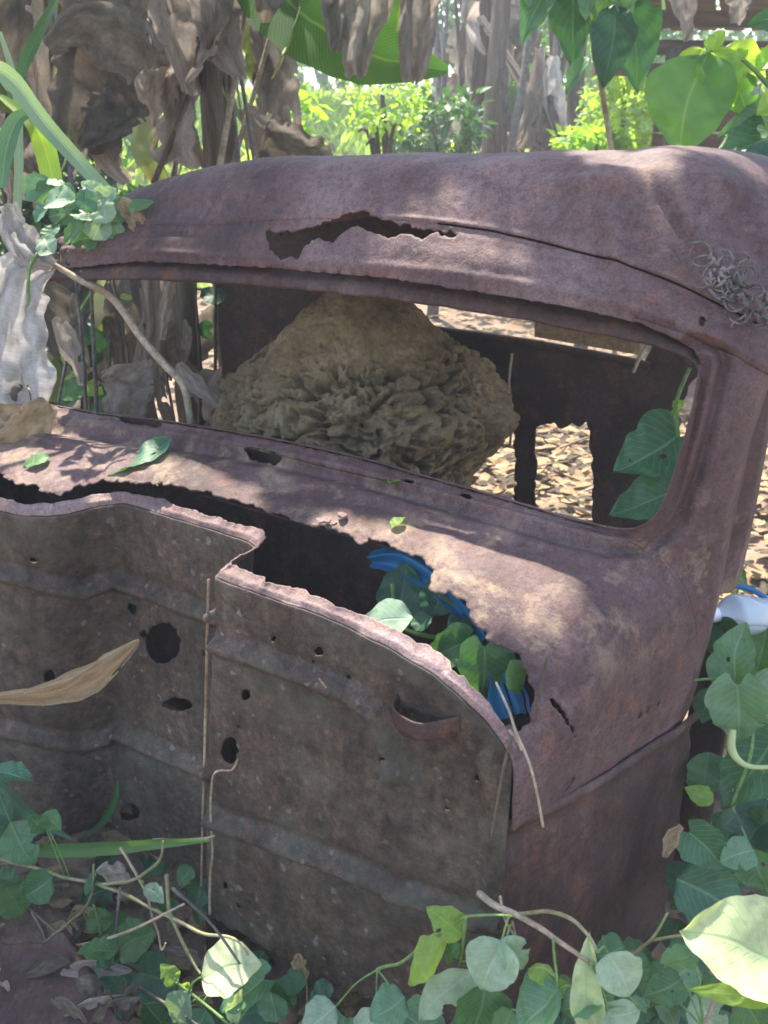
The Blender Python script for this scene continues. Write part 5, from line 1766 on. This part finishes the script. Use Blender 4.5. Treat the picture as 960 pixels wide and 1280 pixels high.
cv = vine('big_leaf_vine', 'vine with a large sun-bleached cream leaf at the bottom right corner', 'vine', on_z(960, 1270, 0.0),
          [('stem_green', .004, [(985, 1300, .05), (980, 1235, .03)]), ('stem', .003, [(790, 1196, .0), (818, 1172, .02), (835, 1140, .05)]), ('stem', .0025, [(815, 1175, .02), (850, 1170, .03), (872, 1180, .03)]), ('stem_dry', .003, [(880, 1285, .0), (905, 1230, .0), (910, 1200, .02)])],
          [(990, 1216, 868, 1158, 'round', 'leaf_cream', .95, .02, .0), (985, 1238, 868, 1236, 'lance', 'leaf_lime', .9, .02, .3), (870, 1240, 905, 1300, 'round', 'leaf_pale', 1.0, .06), (930, 1252, 960, 1310, 'round', 'leaf', 1.0, .06), (820, 1240, 850, 1290, 'round', 'leaf_teal', 1.0, .06), (840, 1210, 800, 1260, 'round', 'leaf', 1.0, .08), (868, 1200, 830, 1230, 'round', 'leaf_teal', 1.0, .1)], .04)


def side_d(px, py, off=.05):
    """depth on a plane that runs beside the kick panel, off metres outside it"""
    n = -LEFT * math.cos(math.radians(15)) - BACK * math.sin(math.radians(15))
    p = hit(px, py, ORG + n * off, n)
    return float((p - CAM) @ FWD)


sv_ = thing('climbing_vine', 'vine with large blue green leaves climbing beside the right flank of the cab', 'vine', on_z(905, 1190, 0.0))
st = np.array([on_z(905, 1190, 0.0), at_d(900, 1110, 1.66), at_d(915, 1010, 1.66), at_d(940, 930, 1.66), at_d(930, 850, 1.68), at_d(900, 848, 1.66), at_d(868, 850, 1.64)])
tube('stem', st, [.006, .005, .005, .004, .003, .003, .002], M['stem_green'], sv_, 6, 50)
tube('stem', np.array([at_d(915, 1010, 1.66), at_d(950, 1090, 1.62), at_d(975, 1160, 1.6)]), [.004, .003, .002], M['stem_green'], sv_, 5, 20)
tube('dry_curl', np.array([at_d(916, 912, 1.6), at_d(914, 935, 1.6), at_d(925, 952, 1.6), at_d(945, 959, 1.6), at_d(985, 957, 1.6)]), [.006, .008, .006, .004, .004], M['leaf_cream'], sv_, 6, 24)
for (bx, by, tx, ty, k, m, w, dd) in [(918, 852, 928, 778, 'heart', 'leaf_teal', .95, 1.66), (922, 856, 924, 936, 'heart', 'leaf_teal', 1.0, 1.62), (945, 862, 990, 900, 'heart', 'leaf_teal', 1.0, 1.66), (962, 930, 898, 1008, 'heart', 'leaf_teal', 1.05, 1.68), (892, 1002, 858, 982, 'ovate', 'leaf_lime', 1.3, 1.60), (862, 1040, 908, 1092, 'heart', 'leaf_teal', 1.0, 1.58), (935, 1058, 955, 1120, 'round', 'leaf_teal', 1.0, 1.60), (845, 1098, 935, 1152, 'round', 'leaf_teal', .9, 1.62), (960, 780, 940, 850, 'round', 'leaf', 1.0, 1.8), (885, 940, 880, 1000, 'round', 'leaf_dark', 1.2, 1.75), (960, 1000, 930, 1060, 'round', 'leaf_dark', 1.2, 1.75), (980, 1040, 920, 1040, 'round', 'leaf', 1.1, 1.72), (868, 1080, 850, 1130, 'round', 'leaf_dark', 1.2, 1.7), (900, 1140, 870, 1190, 'round', 'leaf_teal', 1.0, 1.6), (955, 1110, 985, 1150, 'round', 'leaf', 1.0, 1.64), (890, 860, 880, 905, 'ovate', 'leaf_dark', 1.3, 1.74), (900, 770, 905, 830, 'round', 'leaf_dark', 1.0, 1.8), (850, 1150, 840, 1195, 'round', 'leaf_dark', 1.1, 1.66), (925, 700, 905, 735, 'lance', 'leaf_lime', 1.2, 1.95), (920, 705, 940, 745, 'lance', 'leaf', 1.2, 1.95), (915, 720, 922, 760, 'lance', 'leaf_lime', 1.2, 1.95), (940, 1160, 900, 1140, 'round', 'leaf_dark', 1.2, 1.66), (975, 880, 945, 950, 'round', 'leaf', 1.1, 1.8), (945, 930, 975, 1000, 'round', 'leaf', 1.1, 1.78)]:
    leaf_px(sv_, k, m, (bx, by), (tx, ty), dd, dd + random.uniform(-.03, .03), None, w)
drape('dead_leaf', sv_, 'dry_tan', [(852, 1032, 1.56, 8), (842, 1042, 1.56, 16), (836, 1056, 1.56, 18), (830, 1072, 1.56, 6)], 2, .4, 91)

# dense low leaves along the foot of the cab
def low_leaves(name, label, boxes, seed, mats):
    rg = np.random.default_rng(seed)
    pts = []
    for (x0, y0, x1, y1, n, b0, b1) in boxes:
        for k in range(n):
            pts.append((rg.uniform(x0, x1), rg.uniform(y0, y1), rg.uniform(b0, b1)))
    v = thing(name, label, 'ground plant', on_z(np.mean([p[0] for p in pts]), np.mean([p[1] for p in pts]), 0))
    for (x, y, b) in pts:
        a = rg.uniform(0, 6.28)
        s = rg.uniform(34, 64)
        d0 = dep_b(x, y, b)
        leaf_px(v, 'round' if rg.uniform() < .7 else 'ovate', mats[rg.integers(len(mats))], (x, y), (x + math.cos(a) * s, y + abs(math.sin(a)) * s * .7), d0, d0 - .02, rg.uniform(-.6, .6), rg.uniform(.85, 1.2))
    return v


low_leaves('ground_creeper', 'low creeper leaves carpeting the foot of the right flank', [(800, 1160, 960, 1290, 34, .12, .35), (850, 1000, 970, 1160, 12, .35, .5), (640, 1230, 800, 1290, 14, -.05, .04), (700, 1180, 870, 1290, 16, .0, .12)], 3, ['leaf', 'leaf_teal', 'leaf_dark'])
low_leaves('ground_creeper', 'low creeper leaves carpeting the foot of the bulkhead', [(20, 1060, 260, 1160, 26, -.02, .10), (0, 1180, 240, 1290, 12, -.26, -.16), (240, 1210, 420, 1290, 12, -.10, -.04), (420, 1240, 640, 1290, 14, -.10, -.03), (0, 1130, 200, 1200, 10, -.12, -.02)], 4, ['leaf', 'leaf_teal', 'leaf_dark', 'leaf_dark'])

# ================================================================== SMALL THINGS
hp_ = thing('dead_leaf_heap', 'dim heap of dead leaves between the rusty sheet and the bulkhead', 'leaf heap', on_z(140, 1150, -.1))
rg = np.random.default_rng(88)
for k in range(36):
    x, y = rg.uniform(-10, 250), rg.uniform(1075, 1215)
    d0 = dep_b(x, y, rg.uniform(-.14, .06))
    if k > 25:
        x, y = rg.uniform(-10, 170), rg.uniform(1170, 1280)
        d0 = float((on_z(x, y, .085) - CAM) @ FWD)
    a = rg.uniform(0, 6.28)
    L, w = rg.uniform(40, 95), rg.uniform(16, 34)
    dx, dy = math.cos(a) * L / 2, math.sin(a) * L / 4
    drape('dead_leaf', hp_, ['dry_dark', 'dry_dark', 'dry'][rg.integers(3)], [(x - dx, y - dy, d0, w * .2), (x - dx * .3, y - dy * .3 - 6, d0, w), (x + dx * .4, y + dy * .4 - 4, d0, w * .8), (x + dx, y + dy, d0, 3)], 1.5, .4, 900 + k, nl=18, nw=9, ragged=.15, face=rg.normal(0, .6))
for k in range(3):
    x0, y0 = [(700, 560), (622, 600), (715, 620)][k]
    A = on_z(x0, y0, .03)
    o = tube('ground_twig', np.array([A, A + (.18, .1, .03), A + (.38, .12 + .1 * k, .02)]), [.006, .005, .003], M['stem_dry'], None, 5, 10)
    tag(o, ['twig on the sunlit earth at the top of the rear rust hole', 'twig on the sunlit earth just right of the mound', 'twig on the sunlit earth low in the rear rust hole'][k], 'twig')
# tan dead leaf strip before the bulkhead
tl_ = thing('tan_leaf_strip', 'frayed tan dead leaf sticking in from the left before the bulkhead', 'dead leaf', on_z(-40, 1080, 0.0))
dT = 1.45
drape('blade', tl_, 'dry_tan', [(-60, 880, dT, 10), (0, 873, dT, 16), (60, 868, dT, 28), (110, 850, dT, 40), (140, 828, dT, 28), (174, 800, dT, 4)], 2, .3, 92, nl=50, nw=16, ragged=.10)
drape('fray', tl_, 'dry_tan', [(30, 866, dT - .01, 6), (80, 850, dT - .01, 12), (124, 826, dT - .01, 3)], 2, .3, 93, ragged=.05)
tube('stalk', np.array([at_d(-20, 875, dT), at_d(-70, 890, dT), at_d(-120, 960, dT), on_z(-140, 1180, -.05)]), [.004, .006, .008, .010], M['stem_dry'], tl_, 7, 24)
# pale forked twig at the corner of the cowl
tw = thing('forked_twig', 'pale forked dry twig hanging over the near corner of the cowl', 'twig', on_b(635, 925, -.01))
dw = dep_b(640, 930, -.015)
tube('stalk', pix_pts([(620, 853, dw + .06), (636, 888, dw + .03), (645, 915, dw), (662, 955, dw - .01), (672, 995, dw - .012), (679, 1034, dw - .012)]), [.0018, .0021, .0023, .0021, .002, .0022], M['stem_dry'], tw, 7, 40)
tube('root', pix_pts([(640, 920, dw), (632, 950, dw - .004), (624, 990, dw - .004), (613, 1050, dw - .004)]), [.0026, .0024, .0018, .0008], M['bark'], tw, 6, 24)
tube('branch', pix_pts([(636, 912, dw + .01), (648, 928, dw), (652, 938, dw - .01)]), [.0025, .002, .0015], M['stem_dry'], tw, 6, 10)
o = tube('dark_twig', pix_pts([(666, 902, dw + .03), (676, 860, dw + .02), (684, 822, dw + .02)]), [.003, .004, .002], M['bark'], None, 6, 16)
tag(o, 'short dark twig standing in the corner of the cowl hole', 'twig')
dn_ = dep_b(375, 1210, -.05)
bl = thing('withered_flower', 'small withered pinkish flower hanging before the foot of the bulkhead', 'flower', pix_pts([(376, 1235, dn_)])[0])
drape('petal', bl, 'dry_tan', [(372, 1192, dn_, 6), (374, 1202, dn_, 20), (378, 1210, dn_, 10)], 2, .5, 94)
drape('petal', bl, 'dry_tan', [(378, 1210, dn_, 6), (380, 1218, dn_, 14), (378, 1228, dn_, 4)], 2, .5, 95)
tube('stalk', pix_pts([(376, 1194, dn_), (384, 1240, dn_), (380, 1290, dn_)]), .002, M['stem'], bl, 5, 12)

# curled dried vine caught on the right edge of the roof
cv_ = thing('dried_vine', 'curly mass of dried grey vine caught on the right edge of the roof', 'vine', on_b(930, 370, .55))
rg = np.random.default_rng(12)
dq = dep_b(920, 360, .49)
for k in range(40):
    s_ = k / 39
    x_, y_ = 886 + 76 * s_ + rg.normal(0, 6), 326 + 66 * s_ + rg.normal(0, 8)
    a = rg.uniform(0, 6.28)
    turn = rg.normal(0, .5)
    pts_ = []
    for q in range(18):
        pts_.append(at_d(x_, y_, dq - .03 - .012 * abs(math.sin(q * .5 + k)) + rg.normal(0, .001)))
        turn += rg.normal(0, .18)
        a += np.clip(turn, -.24, .24)
        x_ += 3.2 * math.cos(a)
        y_ += 3.2 * math.sin(a)
    V, F = tube_geo(np.array(pts_), np.linspace(.0028, .0009, 18), 5)
    part('tendril', V, F, M['stem_grey'], cv_)
tube('tendril', pix_pts([(893, 302, dq), (897, 318, dq - .01), (890, 330, dq)]), .0025, M['stem_dry'], cv_, 5, 10)

# rusty sheet on the ground, bottom left
rs = thing('rusty_sheet', 'brown rusty metal sheet with a raised edge lying at the bottom left', 'metal sheet', on_z(60, 1250, 0.0))
nn = 70
c00, c10, c01, c11 = on_z(-160, 1190, .06), on_z(95, 1170, .08), on_z(-160, 1340, .04), on_z(215, 1340, .04)
uu, vv = np.meshgrid(np.linspace(0, 1, nn), np.linspace(0, 1, nn))
P = (1 - uu)[..., None] * ((1 - vv)[..., None] * c00 + vv[..., None] * c01) + uu[..., None] * ((1 - vv)[..., None] * c10 + vv[..., None] * c11)
P[..., 2] += .02 * fbm(P, 5, 3, 2) + .022 * np.exp(-((uu - .92) / .04) ** 2) - .05 * ss(.96, 1, uu)
kp = (uu < .93 + .07 * noise(P, 14, 5) + .03 * noise(P, 45, 6)) & (vv > .05 + .06 * noise(P, 13, 7) + .02 * noise(P, 50, 8))
Vp, Fp, _ = compact(P.reshape(-1, 3).copy(), grid_faces(nn, nn, kp[:-1, :-1], flip=True))
part('panel', smooth_border(Vp, Fp, 2, .4), Fp, M['rust_dark'], rs, solid=.003)

rgt = np.random.default_rng(31)
for k, (x0, y0, x1, y1, nm) in enumerate([(20, 1120, 150, 1230, 'thin dry twig crossing the rusty sheet towards the round leaves'), (150, 1110, 120, 1270, 'dry twig slanting down past the trefoil leaves'), (60, 1190, 230, 1130, 'dry twig rising from the sheet towards the bulkhead step'), (170, 1230, 260, 1290, 'short twig at the bottom edge left of the cream leaf'), (40, 1140, 60, 1190, 'stubby grey twig on the upper edge of the rusty sheet'), (215, 1110, 300, 1205, 'bent twig leaning on the foot of the bulkhead')]):
    bb = rgt.uniform(-.24, -.1)
    P = np.array([at_d(x0, y0, dep_b(x0, y0, bb)), at_d((x0 + x1) / 2 + rgt.normal(0, 8), (y0 + y1) / 2 + rgt.normal(0, 8), dep_b((x0 + x1) / 2, (y0 + y1) / 2, bb)), at_d(x1, y1, dep_b(x1, y1, bb))])
    o = tube('dry_twig', P, [.0035, .0028, .002], M['stem_grey'] if k % 2 else M['stem_dry'], None, 5, 14)
    tag(o, nm, 'twig')
# rusty sill stub under the bottle
tp = at_d(902, 792, 1.86)
g = np.array([[tp + r * (math.cos(a) * (-LEFT) * 1.3 + math.sin(a) * BACK * .5) * (1 + .06 * math.sin(7 * a + zz_ * 20)) + np.array([0, 0, -zz_]) for a in np.linspace(0, 2 * math.pi, 20)] for zz_, r in list(zip(np.linspace(0, tp[2] + .1, 24), np.full(24, .03)))])
g += .004 * fbm(g, 20, 2, 4)[..., None]
g = np.concatenate([np.repeat(tp[None, None], 20, 1), g])
part('sill_stub', g.reshape(-1, 3), grid_faces(25, 20, flip=True), M['rust_dark'], cab)
# plastic bottle wedged behind the right flank
t = NT('clear_plastic')
t.color((0.75, 0.82, 0.86))
t.p.inputs['Roughness'].default_value = 0.18
t.p.inputs['Transmission Weight'].default_value = 0.55
t.p.inputs['IOR'].default_value = 1.2
M['clear'] = t.m
bt = thing('plastic_bottle', 'crushed clear plastic bottle with blue rim wedged behind the right flank', 'bottle', at_d(925, 790, 1.85))
ax0, ax1 = at_d(888, 768, 1.80), at_d(975, 772, 1.86)
axis = (ax1 - ax0)
Ln = np.linalg.norm(axis)
axis /= Ln
s1 = np.cross(axis, [0, 0, 1.0])
s1 /= np.linalg.norm(s1)
s2 = np.cross(s1, axis)
prof_b = np.array([(0, .006), (.03, .014), (.10, .015), (.16, .022), (.30, .044), (.5, .046), (.75, .043), (1, .045)])
tq = np.linspace(0, 1, 40)
rb = np.interp(tq, prof_b[:, 0], prof_b[:, 1])
an = np.linspace(0, 2 * np.pi, 25)
Pq = ax0 + axis * (tq * Ln)[:, None, None] + (rb[:, None, None] * (np.cos(an)[None, :, None] * s1 + np.sin(an)[None, :, None] * s2 * .8))
Pq += (.006 * fbm(Pq, 24, 2, 3))[..., None] * s2
part('body', Pq.reshape(-1, 3), grid_faces(40, 25), M['clear'], bt, solid=.001)
ring = np.array([at_d(912 + 60 * math.cos(a) , 780 + 48 * math.sin(a), 1.87) for a in np.linspace(-1.9, .9, 24)])
V, F = tube_geo(ring, .006, 7)
part('rim', V, F, M['blue'], bt)
V, F = tube_geo(np.array([ax0 - axis * .012, ax0 + axis * .012]), .016, 12)
t2 = NT('white_cap')
t2.color((.8, .8, .8))
M['white'] = t2.m
part('cap', V, F, M['white'], bt)

# ================================================================== LEAF LITTER
def litter(seed, n, mat, label):
    rg = np.random.default_rng(seed)
    V, F, uv = [], [], []
    base = np.array([(0, 0, 0), (-.3, .35, .1), (.3, .35, .1), (0, .5, -.02), (-.22, .75, .12), (.22, .75, .12), (0, 1, .05)])
    fc = [(0, 3, 1), (0, 2, 3), (1, 3, 4), (3, 2, 5), (3, 6, 4), (3, 5, 6)]
    for i in range(n):
        r = rg.uniform(0, 1) ** .7
        x, y = rg.uniform(-3.5, 4.5), 2.6 + rg.uniform(0, 7)
        if rg.uniform() < .5:
            x, y = rg.uniform(-.6, 2.6), rg.uniform(2.5, 5.5)
        if rg.uniform() < .15:
            x, y = rg.uniform(-1.2, 1.4), rg.uniform(.9, 2.6)
        s = rg.uniform(.03, .11)
        a = rg.uniform(0, 6.28)
        c, sn = math.cos(a), math.sin(a)
        q = base * s * np.array([1, 1, rg.uniform(-1.2, 1.5)])
        tilt = rg.normal(0, .18)
        q[:, 2] += q[:, 1] * tilt
        z = ground_z(np.array([x]), np.array([y]))[0] + .02 + abs(rg.normal(0, .008)) + .005
        q = np.stack([x + c * q[:, 0] - sn * q[:, 1], y + sn * q[:, 0] + c * q[:, 1], z + q[:, 2] + abs(tilt) * s * .3], -1)
        V.append(q)
        F += [tuple(k + i * 7 for k in f) for f in fc]
        u0 = rg.uniform(0, 9)
        uv += [(u0 + p[0], u0 * .7 + p[1]) for p in base]
    o = part('leaf_litter', np.concatenate(V), F, M[mat], None, uvs=uv)
    tag(o, label, kind='stuff')


litter(8, 5200, 'dry_tan', 'scattered tan dry leaf litter on the sunlit earth behind the cab')
litter(9, 3600, 'dry_dark', 'scattered dark brown leaf litter on the earth behind the cab')
for k, (px, py) in enumerate([(700, 580), (690, 610), (615, 580), (712, 560), (640, 600), (945, 620), (948, 690), (940, 655), (845, 500), (640, 405), (600, 400), (555, 395)]):
    c = on_z(px, py, .02)
    a = random.uniform(0, 6.28)
    s = random.uniform(.07, .14)
    o = place_leaf(None, leaf_variant('ovate', 'dry_tan'), c, c + s * np.array([math.cos(a), math.sin(a), .1]), random.uniform(-.6, .6), 1.2, np.array([0, 0, 1.0]), 'dry_leaf')
    tag(o, 'curled dry leaf lying on the sunlit earth behind the cab', 'dry leaf', 'dry leaves on the earth behind the cab')

# ================================================================== HAZE
hz_ = Geo()
hz_.box((0, 2, 4.75), (96, 0, 0), (0, 96, 0), (0, 0, 6.75))
t = NT('veil_volume')
t.t.nodes.remove(t.p)
pv = t.n('ShaderNodeVolumePrincipled')
pv.inputs['Color'].default_value = (.93, .95, 1.0, 1)
pv.inputs['Density'].default_value = 0.0075  # thin volume added to imitate a milky lens veil
t.l(pv.outputs[0], t.out.inputs['Volume'])
hz_o = hz_.build('haze', t.m, None, smooth=False)
tag(hz_o, 'thin haze volume added to stand for a milky lens veil', kind='stuff')
